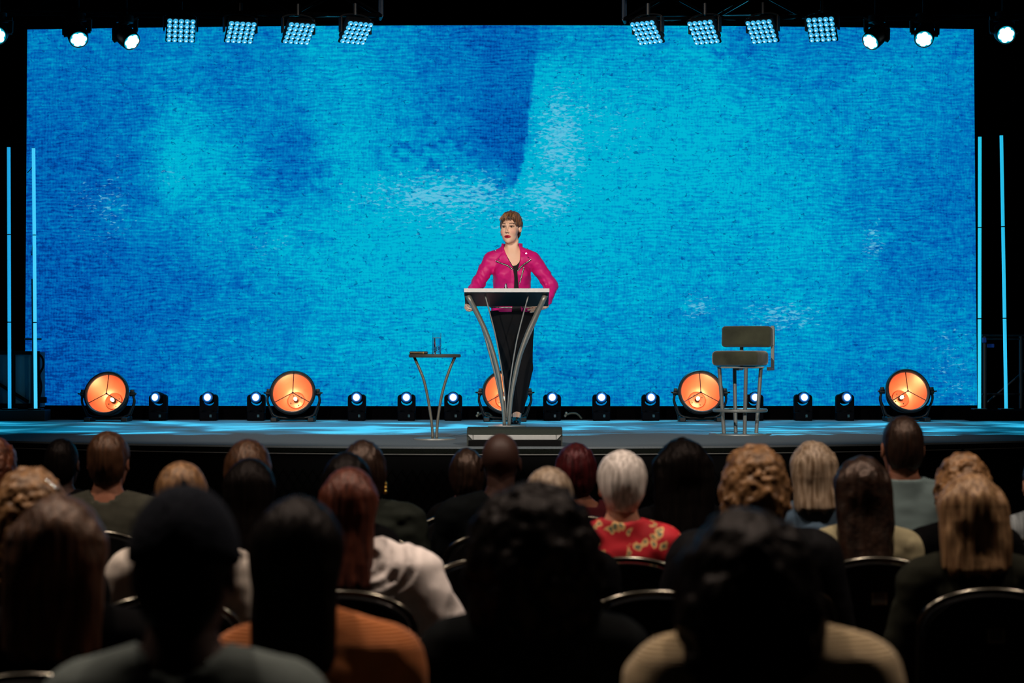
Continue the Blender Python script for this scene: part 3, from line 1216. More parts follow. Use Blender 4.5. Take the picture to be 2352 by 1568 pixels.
# ------------------------------------------------------------------ tall light tubes at both sides
def tubelight(pt, pb, Y, z_base, col, label, stand):
    a, b = W(pb[0], pb[1], Y), W(pt[0], pt[1], Y)
    t = thing('light_tube', a, label, 'tube light', 'slim light tubes at the stage sides')
    d = b - a
    m = mat('tube_glow_%d' % pt[0], (0.2, 0.7, 0.9, 1), 0.3, emit=col, estr=0.95)
    q = 3
    for i in range(q):
        bm = NB()
        cyl(bm, d * (i / q) + d * 0.002, d * ((i + 1) / q) - d * 0.002, 0.0145, 12)
        obj('diffuser', bm, m, t, 40)
    for i in range(q + 1):
        bm = NB()
        f = min(max(i / q, 0.002), 0.998)
        cyl(bm, d * f - d * 0.0018, d * f + d * 0.0018, 0.0135, 12)
        obj('joint', bm, BLACK, t, 40)
    if stand:
        bm = NB()
        tube(bm, [(-0.025, 0.03, 0.004), (-0.025 + d.x * 0.5, 0.03, d.z * 0.5)], 0.009, 8)
        tube(bm, [(-0.1, 0.03, d.z * 0.27), (0.04, 0.03, d.z * 0.27)], 0.008, 8)
        obj('stand_pole', bm, BLACK, t, 40)
        bm = NB()
        tube(bm, smooth_path([(-0.02, 0.0, d.z * 0.93), (-0.05, 0.01, d.z * 0.915), (-0.07, 0.01, d.z * 0.905)], 4), [0.003] * 8 + [0.007], 6)
        tube(bm, smooth_path([(-0.014, 0.01, d.z * 0.66), (-0.03, 0.01, d.z * 0.62), (-0.035, 0.01, d.z * 0.59)], 4), [0.003] * 8 + [0.007], 6)
        obj('loose_strap', bm, BLACK, t, 180)
    bm = NB()
    box(bm, (0, 0.01, 0.006), (0.11, 0.11, 0.012), 0.003)
    obj('foot_plate', bm, BLACK, t)
    return t


TUBM = mat('side_plinth', rgb(10, 20, 25), 0.6, spec=0.3)
for nm, x0, x1, lab in (('side_plinth', -190, 103, 'low dark blue-grey plinth under the tubes at the dark blue side'), ('side_plinth', 2228, 2560, 'low black plinth under the tubes at the cyan side')):
    a, b = W(x0, 966, 16.30), W(x1, 942, 16.30)
    bm = NB()
    box(bm, ((a.x + b.x) / 2, 16.30 + 0.105, (STAGE + b.z) / 2), (b.x - a.x, 0.21, b.z - STAGE), 0.004)
    tag(obj(nm, bm, TUBM if x0 < 0 else RISERM), lab, 'plinth')
PZ = W(0, 942, 16.30).z
YT = 16.40
PB = CY + (EYE - PZ) / YT * F
tubelight((20, 337), (22, PB), YT, PZ, (0.015, 0.36, 0.72, 1), 'dim blue light tube at the outer edge of the dark blue side', False)
tubelight((77, 339), (82, PB), YT, PZ, (0.06, 0.62, 0.95, 1), 'brighter cyan light tube overlapping the dark blue screen edge', True)
tubelight((2250.5, 313), (2249.5, PB), YT, PZ, (0.02, 0.58, 0.80, 1), 'upright light tube right against the cyan screen edge', False)
tubelight((2300, 310), (2311, PB), YT, PZ, (0.02, 0.50, 0.78, 1), 'slightly leaning outer light tube on the cyan side', False)

# equipment behind the tubes
TEAL = mat('dusty_teal_panel', rgb(44, 104, 120), 0.7, var=0.35, scale=3, stretch=(4, 1, .6))
Yc = 16.62
a, b = W(-120, 938, Yc), W(88, 806, Yc)
t = thing('equipment_case', (0, Yc, PZ), 'dark teal case with black frame and diagonal brace behind two tubes', 'case')
bm = NB()
box(bm, ((a.x + b.x) / 2, 0.16, (b.z - PZ) / 2), (b.x - a.x - 0.03, 0.28, b.z - PZ - 0.02))
obj('side_panel', bm, TEAL, t)
bm = NB()
for x in (a.x + 0.02, W(30, 0, Yc).x, b.x - 0.02):
    box(bm, (x, 0.0, (b.z - PZ) / 2), (0.03 if x != b.x - 0.02 else 0.06, 0.05, b.z - PZ), 0.004)
for z in (0.03, b.z - PZ - 0.015):
    box(bm, ((a.x + b.x) / 2, 0.0, z), (b.x - a.x, 0.05, 0.03), 0.004)
obj('frame', bm, BLACKM, t)
bm = NB()
tube(bm, [(a.x + 0.05, -0.02, (b.z - PZ) * 0.92), (b.x - 0.08, -0.02, 0.06)], 0.014, 8)
obj('diagonal_brace', bm, BLACKM, t)
bm = NB()
tube(bm, smooth_path([(b.x - 0.01, 0.0, b.z - PZ - 0.01), (b.x + 0.035, 0.0, b.z - PZ - 0.06), (b.x + 0.04, 0.0, b.z - PZ - 0.13), (b.x + 0.01, 0, b.z - PZ - 0.2), (b.x + 0.025, 0, b.z - PZ - 0.3), (b.x, 0, 0.05)], 5), 0.009, 6)
box(bm, (b.x + 0.03, 0.0, 0.075), (0.07, 0.06, 0.05), 0.005)
obj('cable_loop', bm, BLACKM, t, 40)

Yc = 16.75
t = thing('scaffold_frame', (0, Yc, STAGE + 0.0875), 'black tubular frame with blue clamps behind the tubes on the cyan side', 'frame')
zb = STAGE + 0.0875
bm = NB()
for px in (2262, 2345, 2440):
    p = W(px, 772, Yc)
    cyl(bm, (p.x, 0, 0), (p.x, 0, p.z - zb), 0.018, 8)
for py in (770, 778, 905):
    p, q = W(2256, py, Yc), W(2450, py, Yc)
    cyl(bm, (p.x, 0, p.z - zb), (q.x, 0, q.z - zb), 0.010, 8)
p, q = W(2262, 930, Yc), W(2440, 780, Yc)
cyl(bm, (p.x, 0.02, p.z - zb), (q.x, 0.02, q.z - zb), 0.010, 8)
obj('tube_frame', bm, BLACK, t, 40)
BLUEB = mat('blue_clamp_paint', rgb(28, 66, 150), 0.5)
for (x0, y0, x1, y1) in ((2257, 775, 2266, 787), (2268, 789, 2284, 798)):
    p, q = W(x0, y1, Yc - 0.03), W(x1, y0, Yc - 0.03)
    bm = NB()
    box(bm, ((p.x + q.x) / 2, -0.02, (p.z + q.z) / 2 - zb), (q.x - p.x, 0.03, q.z - p.z), 0.006)
    obj('clamp', bm, BLUEB, t)
# taped connectors on the dark step
TAPE = mat('grey_tape', rgb(120, 122, 112), 0.7)
for (px, lab) in ((1101, 'grey taped cable connector beside the lectern lamp, nearer the table'), (1303, 'grey taped cable connector under the beam light past the lectern')):
    p = W(px, 944, 16.5)
    t = thing('cable_connector', (p.x, 16.50, STAGE), lab, 'cable')
    bm = NB()
    for kx in range(2):
        sphere(bm, (-0.018 + 0.008 * kx, -0.02, 0.035 + 0.022 * kx), 0.012, 8, 6)
    obj('plug', bm, TAPE, t, 180)
    bm = NB()
    tube(bm, smooth_path([(-0.015, -0.015, 0.04), (0.03, -0.015, 0.055), (0.08, -0.015, 0.05), (0.12, -0.01, 0.01)], 4), 0.009, 6)
    obj('cable', bm, mat('olive_cable_jacket', rgb(50, 58, 48), 0.7), t, 180)

# ------------------------------------------------------------------ lectern
LEGM = mat('lectern_grey_tube', rgb(138, 134, 124), 0.36, 0.55, var=0.05, scale=40)
YL = 15.25
lx = (1164.5 - CX) / F * YL
t = thing('lectern', (lx, YL, STAGE), 'modern lectern with sloped dark top and curved grey tube legs', 'lectern')


def LP(px, py, Y):
    p = W(px, py, Y)
    return Vector((p.x - lx, p.y - YL, p.z - STAGE))


yf, yr = 15.06, 15.44
zt = W(0, 662, yf).z - STAGE
zr = W(0, 703.5, yr).z - STAGE
x0, x1 = LP(1065.5, 0, yf).x, LP(1262, 0, yf).x
th = 0.030
slope = Vector((0, yr - yf, zr - (zt - th)))
Ls = slope.length
rotm = Matrix.Rotation(math.atan2(slope.z, slope.y), 3, 'X')
cy_, cz_ = (yf + yr) / 2 - YL, (zt - th + zr) / 2
bm = NB()
box(bm, ((x0 + x1) / 2, cy_, cz_ + 0.008), (x1 - x0 - 0.004, Ls, 0.016), 0.003, rot=rotm)
obj('sloped_top', bm, mat('dark_gloss_panel', rgb(9, 15, 14), 0.5, spec=0.3, var=0.1), t)
bm = NB()
box(bm, ((x0 + x1) / 2, yf - YL, zt - th / 2), (x1 - x0, 0.02, th), 0.002)
obj('front_edge', bm, mat('pale_aluminium_edge', rgb(196, 194, 190), 0.45, 0.1, var=0.05), t)
for nm, P, yb in (('curved_leg', [(1074, 677), (1100, 728), (1119, 770), (1134, 815), (1145, 860), (1152, 905), (1157, 948), (1158.5, 977)], 0),
                  ('curved_leg', [(1253, 677), (1230, 726), (1210, 770), (1194, 815), (1183, 860), (1175.5, 905), (1171, 948), (1169.5, 977)], 0)):
    pts = []
    for i, (px, py) in enumerate(P):
        f = i / (len(P) - 1)
        pts.append(LP(px, py, 15.13 + 0.10 * f ** 0.6))
    pts[-1].z = 0.008
    pts[0].z = min(pts[0].z, zt - th - 0.02)
    sp = smooth_path(pts, 4)
    bm = NB()
    tube(bm, sp, [0.0215 - 0.0085 * (i / (len(sp) - 1)) ** 0.8 for i in range(len(sp))], 14)
    obj(nm, bm, LEGM, t, 180)
for P in ([(1088, 700), (1108, 752), (1122, 800), (1138, 860), (1150, 915), (1156, 950), (1159, 975)], [(1243, 704), (1233, 730), (1212, 778), (1197, 815), (1184, 870), (1175, 915), (1170, 975)]):
    pts = [LP(px, py, 15.40 - 0.10 * (i / 6)) for i, (px, py) in enumerate(P)]
    pts[-1].z = 0.008
    bm = NB()
    tube(bm, smooth_path(pts, 4), 0.0105, 10)
    obj('rear_leg', bm, STEEL, t, 180)
for P in ([(1114, 677.5), (1125.5, 720), (1137, 766), (1145, 806), (1154, 860), (1159, 905), (1163, 958)], [(1214, 677.5), (1200, 729), (1188, 777), (1181, 815), (1174, 859), (1168, 910), (1164.7, 962)]):
    pts = [LP(px, py, 15.16 + 0.07 * (i / 6)) for i, (px, py) in enumerate(P)]
    bm = NB()
    tube(bm, smooth_path(pts, 3), 0.0055, 8)
    obj('tension_rod', bm, STEEL, t, 180)
bm = NB()
sphere(bm, LP(1163.5, 962, 15.24), 0.010, 8, 6)
obj('rod_clamp', bm, STEEL, t, 180)
bm = NB()
lathe(bm, [(0.0, 0.010), (0.146, 0.010), (0.148, 0.006), (0.148, 0.0), (0.0, 0.0)], 40, Matrix.Diagonal((1, 0.8, 1, 1)))
obj('base_plate', bm, STEEL, t, 40)
# things lying on the lectern's slope
tn = slope.normalized()
nn = Vector((0, -tn.z, tn.y))
q0 = Vector((lx, YL, STAGE)) + Vector((0, cy_, cz_ + 0.008)) + nn * 0.0085


def on_top(dx, ds):
    return q0 + Vector((dx, 0, 0)) + tn * ds


t2 = thing('marker_pen', on_top(LP(1162, 0, 15.1).x, -0.155), 'small black and silver pen standing at the lectern edge', 'pen')
bm = NB()
cyl(bm, (0, 0, 0), (0, 0, 0.036), 0.0125, 12)
obj('barrel', bm, BLACK, t2, 40)
bm = NB()
cyl(bm, (0, 0, 0.036), (0, 0, 0.062), 0.010, 12, 0.008)
obj('cap', bm, CHROME, t2, 40)
bm = NB()
tube(bm, [(0, -0.0135, 0.012), (0, -0.0135, 0.05)], 0.0025, 6)
obj('clip', bm, CHROME, t2)
t2 = thing('notes_sheaf', on_top(0.13, -0.02), 'white sheaf of notes lying on the lectern slope', 'papers')
t2.rotation_euler = (math.atan2(slope.z, slope.y), 0, 0)
for kx in range(3):
    bm = NB()
    box(bm, (0.002 * kx, -0.015 * kx, 0.002 + 0.004 * kx), (0.21, 0.28, 0.0035))
    obj('sheet', bm, mat('paper', rgb(236, 234, 228), 0.8), t2)

# ------------------------------------------------------------------ side table with glass and case
Yt = 13.21
s = F / Yt
tx = (998.5 - CX) / s
TABM = mat('table_grey_tube', rgb(120, 117, 106), 0.4, 0.5, var=0.06)
t = thing('side_table', (tx, Yt, STAGE), 'small oval side table with two curved grey legs on the stage', 'table')


def TP(px, py, dy=0.0):
    p = W(px, py, Yt + dy)
    return Vector((p.x - tx, p.y - Yt, p.z - STAGE))


ztop = TP(0, 813).z
bm = NB()
lathe(bm, [(0.0, ztop), (0.168, ztop), (0.173, ztop - 0.004), (0.173, ztop - 0.016), (0.168, ztop - 0.022), (0.0, ztop - 0.022)], 48, Matrix.Diagonal((1, 0.72, 1, 1)))
obj('table_top', bm, mat('table_top_dark', rgb(74, 74, 70), 0.45, 0.2), t, 40)
for P in ([(951.5, 818), (963, 845.8), (972.6, 869.6), (980, 900), (986.7, 936.9), (992, 975.9), (993.7, 1008)], [(1045, 818), (1034.5, 843.6), (1022.5, 878), (1012.8, 917), (1006.3, 958.5), (1003.8, 985), (1003, 1008)]):
    pts = [TP(*p) for p in P]
    pts[0].z = ztop - 0.02
    pts[-1].z = 0.006
    bm = NB()
    tube(bm, smooth_path(pts, 4), 0.0092, 12)
    obj('curved_leg', bm, TABM, t, 180)
bm = NB()
lathe(bm, [(0.0, 0.010), (0.138, 0.010), (0.141, 0.006), (0.141, 0.0), (0.0, 0.0)], 40, Matrix.Diagonal((1, 0.8, 1, 1)))
obj('base_plate', bm, STEEL, t, 40)

GLASS = bpy.data.materials.new('clear_glass')
GLASS.use_nodes = True
b = GLASS.node_tree.nodes['Principled BSDF']
b.inputs['Transmission Weight'].default_value = 1.0
b.inputs['Roughness'].default_value = 0.02
b.inputs['IOR'].default_value = 1.45
b.inputs['Base Color'].default_value = (0.93, 0.97, 1.0, 1)
gz = STAGE + ztop
gx = (1003 - CX) / s
gl = thing('drinking_glass', (gx, Yt, gz), 'tall clear glass of water with ice on the side table', 'glass')
hgt = 49 / s
bm = NB()
lathe(bm, [(0.0, 0.0), (0.027, 0.0), (0.0285, 0.003), (0.0295, hgt), (0.0282, hgt), (0.0262, 0.014), (0.0, 0.012)], 24)
obj('tumbler', bm, GLASS, gl, 40)
bm = NB()
lathe(bm, [(0.0, 0.0125), (0.0258, 0.0145), (0.0276, hgt * 0.76), (0.0, hgt * 0.76)], 24)
WATER = mat('water', (0.8, 0.93, 1.0, 1), 0.02, trans=1.0, var=0.0)
WATER.node_tree.nodes['Principled BSDF'].inputs['IOR'].default_value = 1.33
obj('water', bm, WATER, gl, 40)
bm = NB()
tube(bm, [(0.0272 * math.cos(2 * PI * k_ / 24), 0.0272 * math.sin(2 * PI * k_ / 24), hgt * 0.765) for k_ in range(24)], 0.0012, 5, closed=True, up=(0, 0, 1))
obj('water_line', bm, mat('meniscus_glint', rgb(235, 245, 250), 0.2), gl)  # bright line round the water surface, put in as a pale ring
for kx in range(7):
    bm = NB()
    rr = Matrix.Rotation(kx * 0.9, 3, 'Z') @ Matrix.Rotation(kx * 0.7, 3, 'X')
    a_ = kx * 2.1
    box(bm, (0.011 * math.cos(a_), 0.011 * math.sin(a_), 0.024 + 0.0045 * kx), (0.011, 0.011, 0.010), 0.002, rot=rr)
    obj('ice_cube', bm, mat('ice', rgb(245, 250, 255), 0.04, trans=1.0, var=0.0), gl)
cs = thing('slim_case', ((962 - CX) / s, Yt - 0.02, gz), 'slim black case with gold glints lying on the side table', 'case')
bm = NB()
box(bm, (0, 0, 0.0095), (0.121, 0.05, 0.019), 0.007)
obj('shell', bm, BLACK, cs, 40)
bm = NB()
tube(bm, [(-0.056, -0.0255, 0.0095), (0.03, -0.0255, 0.0095)], 0.0022, 6)
box(bm, (0.032, -0.0255, 0.010), (0.008, 0.004, 0.012), 0.001)
obj('gold_shine', bm, mat('gold_shine', rgb(190, 150, 80), 0.3, 0.9), cs)  # gold shine on the black shell, put in as metal strips

# ------------------------------------------------------------------ bar stool
Ys = 13.92
s = F / Ys
sx = (1700 - CX) / s
SUEDE = mat('olive_grey_suede', rgb(58, 60, 46), 0.9, var=0.4, scale=7, sheen=0.4, spec=0.15, bump=0.15, bscale=60)
STM = mat('stool_grey_paint', rgb(122, 126, 124), 0.42, 0.35, var=0.05)
t = thing('bar_stool', (sx, Ys, STAGE), 'olive suede bar stool with low backrest and grey tube legs', 'stool')
zs0 = EYE - (841 - CY) / s - STAGE
zs1 = EYE - (804 - CY) / s - STAGE
yaw = R(-20)


def rs(x, y):
    return x * math.cos(yaw) - y * math.sin(yaw), x * math.sin(yaw) + y * math.cos(yaw)


f = lambda P: smax(np.hypot(P[:, 0], P[:, 1]) * 0.55 + 0.45 * np.maximum(np.abs(P[:, 0]), np.abs(P[:, 1])) * 1.06 - 0.196, np.abs(P[:, 2]) - 0.052, 0.035)
v, q = sdf_mesh(f, (-0.23, -0.23, -0.08), (0.23, 0.23, 0.08), 0.008)
me = np_mesh('seat_cushion', [(v, q)])
o = link('seat_cushion', me, SUEDE, t)
o.location = (0, 0, (zs0 + zs1) / 2)
o.rotation_euler = (0, 0, yaw)
bm = NB()
box(bm, (0, 0, zs0 - 0.006), (0.30, 0.30, 0.012), 0.003)
obj('seat_plate', bm, STM, t).rotation_euler = (0, 0, 0)
for k_ in range(4):
    a = R(9) + k_ * PI / 2
    bm = NB()
    cyl(bm, (0.150 * math.cos(a), 0.150 * math.sin(a), zs0 - 0.008), (0.116 * math.cos(a), 0.116 * math.sin(a), 0.008), 0.0135, 12)
    obj('leg', bm, STM, t, 40)
bm = NB()
zr_ = EYE - (942 - CY) / s - STAGE
tube(bm, [(0.181 * math.cos(2 * PI * k_ / 48), 0.181 * math.sin(2 * PI * k_ / 48), zr_) for k_ in range(48)], 0.0115, 10, closed=True, up=(0, 0, 1))
for k_ in range(4):
    a = R(9) + k_ * PI / 2
    cyl(bm, (0.118 * math.cos(a), 0.118 * math.sin(a), zr_), (0.181 * math.cos(a), 0.181 * math.sin(a), zr_), 0.006, 8)
obj('foot_ring', bm, STM, t, 40)
bm = NB()
lathe(bm, [(0.0, 0.012), (0.214, 0.010), (0.217, 0.005), (0.217, 0.0), (0.0, 0.0)], 48)
obj('base_plate', bm, STM, t, 40)
zb0 = EYE - (797 - CY) / s - STAGE
zb1 = EYE - (748 - CY) / s - STAGE


def backf(P):
    y = P[:, 1] - 0.35 * P[:, 0] ** 2 * 1.6
    Q = np.stack([P[:, 0], y, P[:, 2]], 1)
    return sbox(Q, (0, 0, 0), (0.180, 0.032, (zb1 - zb0) / 2), 0.024)


v, q = sdf_mesh(backf, (-0.22, -0.08, -0.12), (0.22, 0.1, 0.12), 0.007)
bx_, by_ = rs(0.0, 0.185)
o = link('backrest', np_mesh('backrest', [(v, q)]), SUEDE, t)
o.location = (bx_, by_, (zb0 + zb1) / 2)
o.rotation_euler = (R(-4), 0, yaw)
bm = NB()
for xx in (-0.045, 0.178):
    p0 = Vector((*rs(xx, 0.10), zs0 - 0.018))
    p1 = Vector((*rs(xx, 0.235), zs0 - 0.018))
    p2 = Vector((*rs(xx, 0.235), zb1 - 0.01))
    rotz = Matrix.Rotation(yaw, 3, 'Z')
    box(bm, (p0 + p1) / 2, (0.024, (p1 - p0).length, 0.024), 0.002, rot=rotz)
    box(bm, (p1 + p2) / 2, (0.024, 0.014, (p2 - p1).length + 0.024), 0.002, rot=rotz)
    box(bm, (p2.x, p2.y, (zb0 + zb1) / 2), (0.03, 0.02, zb1 - zb0 - 0.02), 0.002, rot=rotz)
obj('back_bracket', bm, STM, t)

# ------------------------------------------------------------------ floor monitor wedge at the stage edge
Ym = 12.36
s = F / Ym
mx_ = (1182 - CX) / s
t = thing('stage_monitor', (mx_, Ym, STAGE), 'low dark wedge monitor with silver bar at the stage edge', 'speaker')
hm = EYE - (980 - CY) / (F / 12.45) - STAGE
MONM = mat('monitor_dark_olive', rgb(42, 48, 42), 0.6, var=0.15, scale=120, bump=0.15)
bm = NB()
prof = [(0.0, 0.0), (0.0, 0.062), (0.045, hm - 0.012), (0.075, hm), (0.14, hm), (0.42, 0.03), (0.42, 0.0)]
hw = 0.297
A = [bm.verts.new((-hw, y, z)) for y, z in prof]
B = [bm.verts.new((hw, y, z)) for y, z in prof]
bm.faces.new(A)
bm.faces.new(B[::-1])
for i in range(len(prof)):
    j = (i + 1) % len(prof)
    bm.faces.new((A[i], B[i], B[j], A[j]))
bmesh.ops.bevel(bm, geom=bm.edges[:], offset=0.005, segments=2, affect='EDGES')
obj('cabinet', bm, MONM, t)
bm = NB()
box(bm, (0, -0.004, 0.020), (2 * hw - 0.02, 0.008, 0.036), 0.002)
obj('lower_grille', bm, BLACKM, t)
bm = NB()
box(bm, (0, -0.008, 0.055), (0.515, 0.016, 0.030), 0.003)
obj('silver_bar', bm, ALU, t)
for sg in (-1, 1):
    bm = NB()
    pts = [(sg * 0.26, 0.040), (sg * 0.29, 0.072), (sg * 0.26, 0.070)]
    extrude_poly(bm, pts if sg > 0 else pts[::-1], 0.014)
    o = obj('bar_end', bm, ALU, t)
    o.location = (0, -0.008, 0)


# ------------------------------------------------------------------ the speaker behind the lectern
S0 = 295.0
YW = 15.62


def q2(px, py):
    return (px - CX) / S0, (975.8 - py) / S0


def q3(px, py, y):
    a, b = q2(px, py)
    return A3((a, y, b))


def unit(v):
    v = A3(v)
    return v / np.linalg.norm(v)


def hand_caps(w, f, n, side, curl=(25, 30, 25), spread=1.0, k=1.0, thumb=1.0):
    """Capsules of a hand: wrist w, finger direction f, palm looks along n, thumb on 'side' (+1/-1) of f x n."""
    w, f = A3(w), unit(f)
    n = A3(n)
    n = unit(n - f * (n @ f))
    s = np.cross(f, n) * side
    out = []
    offs = [0.031, 0.0105, -0.010, -0.029]
    lens = [0.070, 0.079, 0.073, 0.057]
    base_r = 0.0092
    for o_, L_ in zip(offs, lens):
        a = w + s * o_ * 0.5 * k
        b = w + (f * (0.088 - abs(o_) * 0.22) + s * o_) * k
        out.append((a, b, 0.0155 * k, 0.0115 * k))
        p = b
        ang = 0.0
        dirn = f + s * o_ * 2.2 * spread
        dirn = unit(dirn)
        for c, fr, r0, r1 in zip(curl, (0.45, 0.31, 0.24), (base_r, base_r * 0.92, base_r * 0.84), (base_r * 0.92, base_r * 0.84, base_r * 0.7)):
            ang += math.radians(c)
            d = dirn * math.cos(ang) + n * math.sin(ang)
            e = p + d * L_ * fr * k
            out.append((p, e, r0 * k, r1 * k))
            p = e
    a = w + (f * 0.018 + s * 0.020) * k
    b = a + (f * 0.030 + s * 0.026 * thumb + n * 0.012) * k
    c = b + (f * 0.027 + s * 0.010 * thumb + n * 0.014) * k
    d = c + (f * 0.022 + s * 0.002 + n * 0.010) * k
    out += [(a, b, 0.014 * k, 0.0115 * k), (b, c, 0.0112 * k, 0.0098 * k), (c, d, 0.0098 * k, 0.008 * k)]
    return out


def caps_sdf(caps, k):
    def f(P):
        d = None
        for a, b, ra, rb in caps:
            e = scap(P, a, b, ra, rb)
            d = e if d is None else smin(d, e, k)
        return d
    return f


def caps_mesh(caps, h, k=0.006):
    pts = np.array([c[0] for c in caps] + [c[1] for c in caps])
    return sdf_mesh(caps_sdf(caps, k), pts.min(0) - 0.025, pts.max(0) + 0.025, h)


HC = A3((-0.010, -0.012, 1.523))      # head centre
HY = R(17)                            # head turned towards the dark side
ch_, sh_ = math.cos(HY), math.sin(HY)


def face_frame(P):
    Q = P - HC
    # forward of the face is -y turned towards -x
    x = Q[:, 0] * ch_ - Q[:, 1] * sh_
    y = Q[:, 0] * sh_ + Q[:, 1] * ch_
    z = Q[:, 2]
    # slight tilt
    return np.stack([x, y, z], 1)


def from_face(p):
    x, y, z = p
    return A3((x * ch_ + y * sh_, -x * sh_ + y * ch_, z)) + HC


def head_sdf(Q):
    """Head in its own frame, looking along -y."""
    X_ = np.stack([np.abs(Q[:, 0]), Q[:, 1], Q[:, 2]], 1)
    d = sell(Q, (0, 0.016, 0.032), (0.073, 0.090, 0.087))
    d = smin(d, sell(Q, (0, -0.034, -0.016), (0.062, 0.054, 0.084)), 0.03)
    d = smin(d, sell(Q, (0, -0.038, -0.072), (0.048, 0.042, 0.042)), 0.03)
    d = smin(d, sell(Q, (0, -0.072, -0.100), (0.020, 0.016, 0.017)), 0.02)
    d = smin(d, sell(X_, (0.036, -0.062, -0.028), (0.026, 0.024, 0.026)), 0.02)
    d = smin(d, scap(X_, (0.008, -0.084, 0.030), (0.040, -0.074, 0.030), 0.009, 0.008), 0.014)
    d = smax(d, -sell(X_, (0.031, -0.098, 0.008), (0.019, 0.020, 0.012)), 0.010)
    d = smin(d, scap(Q, (0, -0.084, 0.018), (0, -0.105, -0.027), 0.0055, 0.0088), 0.012)
    d = smin(d, sell(X_, (0.0098, -0.095, -0.032), (0.0072, 0.010, 0.0068)), 0.006)
    d = smax(d, -sell(X_, (0.0065, -0.103, -0.040), (0.0035, 0.005, 0.004)), 0.003)
    # lips, a little apart
    d = smin(d, scap(X_, (0.0, -0.0925, -0.0595), (0.025, -0.080, -0.0650), 0.0046, 0.0020), 0.006)
    d = smin(d, scap(X_, (0.0, -0.0915, -0.0735), (0.023, -0.080, -0.0670), 0.0052, 0.0022), 0.006)
    d = smax(d, -sell(Q, (0, -0.097, -0.0660), (0.013, 0.008, 0.0020)), 0.002)
    # ears
    e = sell(X_, (0.076, 0.010, -0.006), (0.009, 0.018, 0.030))
    e = smax(e, -sell(X_, (0.084, 0.004, -0.004), (0.005, 0.010, 0.018)), 0.004)
    d = smin(d, e, 0.008)
    return d


def neck_sdf(P):
    d = scap(P, (-0.004, 0.016, 1.45), (0.004, 0.030, 1.32), 0.050, 0.056)
    # tendons
    d = smin(d, scap(P, (-0.035, -0.012, 1.425), (-0.012, -0.030, 1.325), 0.010, 0.010), 0.02)
    d = smin(d, scap(P, (0.040, -0.010, 1.430), (0.016, -0.030, 1.325), 0.010, 0.010), 0.02)
    return d


def torso_sdf(P, legs=False):
    Xm = np.stack([np.abs(P[:, 0]), P[:, 1], P[:, 2]], 1)
    d = scap(Xm, (0.0, 0.022, 1.288), (0.138, 0.022, 1.285), 0.055, 0.052)
    d = smin(d, sell(P, (0.0, 0.022, 1.17), (0.133, 0.092, 0.18)), 0.05)
    d = smin(d, sell(Xm, (0.062, -0.050, 1.165), (0.062, 0.056, 0.060)), 0.04)
    d = smin(d, sell(P, (0.0, 0.022, 1.04), (0.124, 0.086, 0.16)), 0.06)
    d = smin(d, sell(P, (0.006, 0.030, 0.86), (0.160, 0.112, 0.145)), 0.07)
    d = smin(d, scap(Xm, (0.03, 0.022, 1.345), (0.12, 0.022, 1.298), 0.034, 0.030), 0.05)
    return d


ARM_L = [A3((-0.168, 0.022, 1.275)), q3(1101, 648, -0.035), q3(1076, 686, -0.165)]
ARM_R = [A3((0.168, 0.022, 1.275)), q3(1266, 656, 0.055), q3(1253, 703, -0.070)]


def arms_sdf(P, ra, rb, rc):
    d = None
    for S_, E_, W_ in (ARM_L, ARM_R):
        e = smin(scap(P, S_, E_, ra, rb), scap(P, E_, W_, rb, rc), 0.02)
        d = e if d is None else np.minimum(d, e)
    return d


def legs_sdf(P, g=0.0):
    d = None
    for hip, kn, an, r0, r1, r2 in (((0.082, 0.03, 0.86), (0.090, 0.0, 0.43), (0.040, 0.02, 0.10), 0.088, 0.062, 0.046), ((-0.076, 0.03, 0.86), (-0.004, 0.04, 0.44), (0.006, 0.13, 0.10), 0.088, 0.062, 0.046)):
        e = smin(scap(P, hip, kn, r0 + g, r1 + g), scap(P, kn, an, r1 + g, r2 + g), 0.03)
        d = e if d is None else smin(d, e, 0.02)
    return d


ML = ARM_L[2]
handL = hand_caps(ML + A3((-0.004, -0.008, -0.006)), (-0.10, -0.55, -0.62), (1.0, 0.05, -0.2), 1, curl=(38, 42, 30), k=0.92)
handR = hand_caps(ARM_R[2] + A3((-0.01, -0.012, -0.002)), (-0.93, -0.34, -0.16), (-0.30, 0.9, -0.1), -1, curl=(10, 16, 14), spread=1.3, k=0.92)

SKIN = attr_mat('speaker_skin', 'tint', rough=0.48, spec=0.35, sss=0.0, bump=0.05, bscale=300)


def body_rest(P):
    d = torso_sdf(P)
    d = smin(d, arms_sdf(P, 0.044, 0.038, 0.026), 0.02)
    d = smin(d, smax(legs_sdf(P, -0.012), P[:, 2] - 0.9, 0.05), 0.03)
    d = smin(d, scap(P, (0.040, 0.015, 0.10), (0.036, -0.055, 0.035), 0.034, 0.028), 0.02)
    d = smin(d, scap(P, (0.006, 0.125, 0.10), (0.000, 0.055, 0.035), 0.034, 0.028), 0.02)
    return d


def head_all(P):
    return smin(head_sdf(face_frame(P)), neck_sdf(P), 0.022)


hv, hq = sdf_mesh(head_all, (-0.115, -0.14, 1.30), (0.105, 0.13, 1.66), 0.0028)
bv, bq = sdf_mesh(lambda P: smin(body_rest(P), neck_sdf(P), 0.03), (-0.42, -0.26, 0.0), (0.38, 0.24, 1.40), 0.009)
l1, l2 = caps_mesh(handL, 0.0034)
r1_, r2_ = caps_mesh(handR, 0.0034)
me = np_mesh('person', [(hv, hq), (bv, bq), (l1, l2), (r1_, r2_)])
V_ = verts_of(me)
col = np.tile(A3(rgb(238, 190, 160)[:3]), (len(V_), 1))
Q = face_frame(V_)
ax_ = np.abs(Q[:, 0])


def paint(mask, c):
    m_ = np.clip(mask, 0, 1)[:, None]
    global col
    col = col * (1 - m_) + A3(rgb(*c)[:3]) * m_


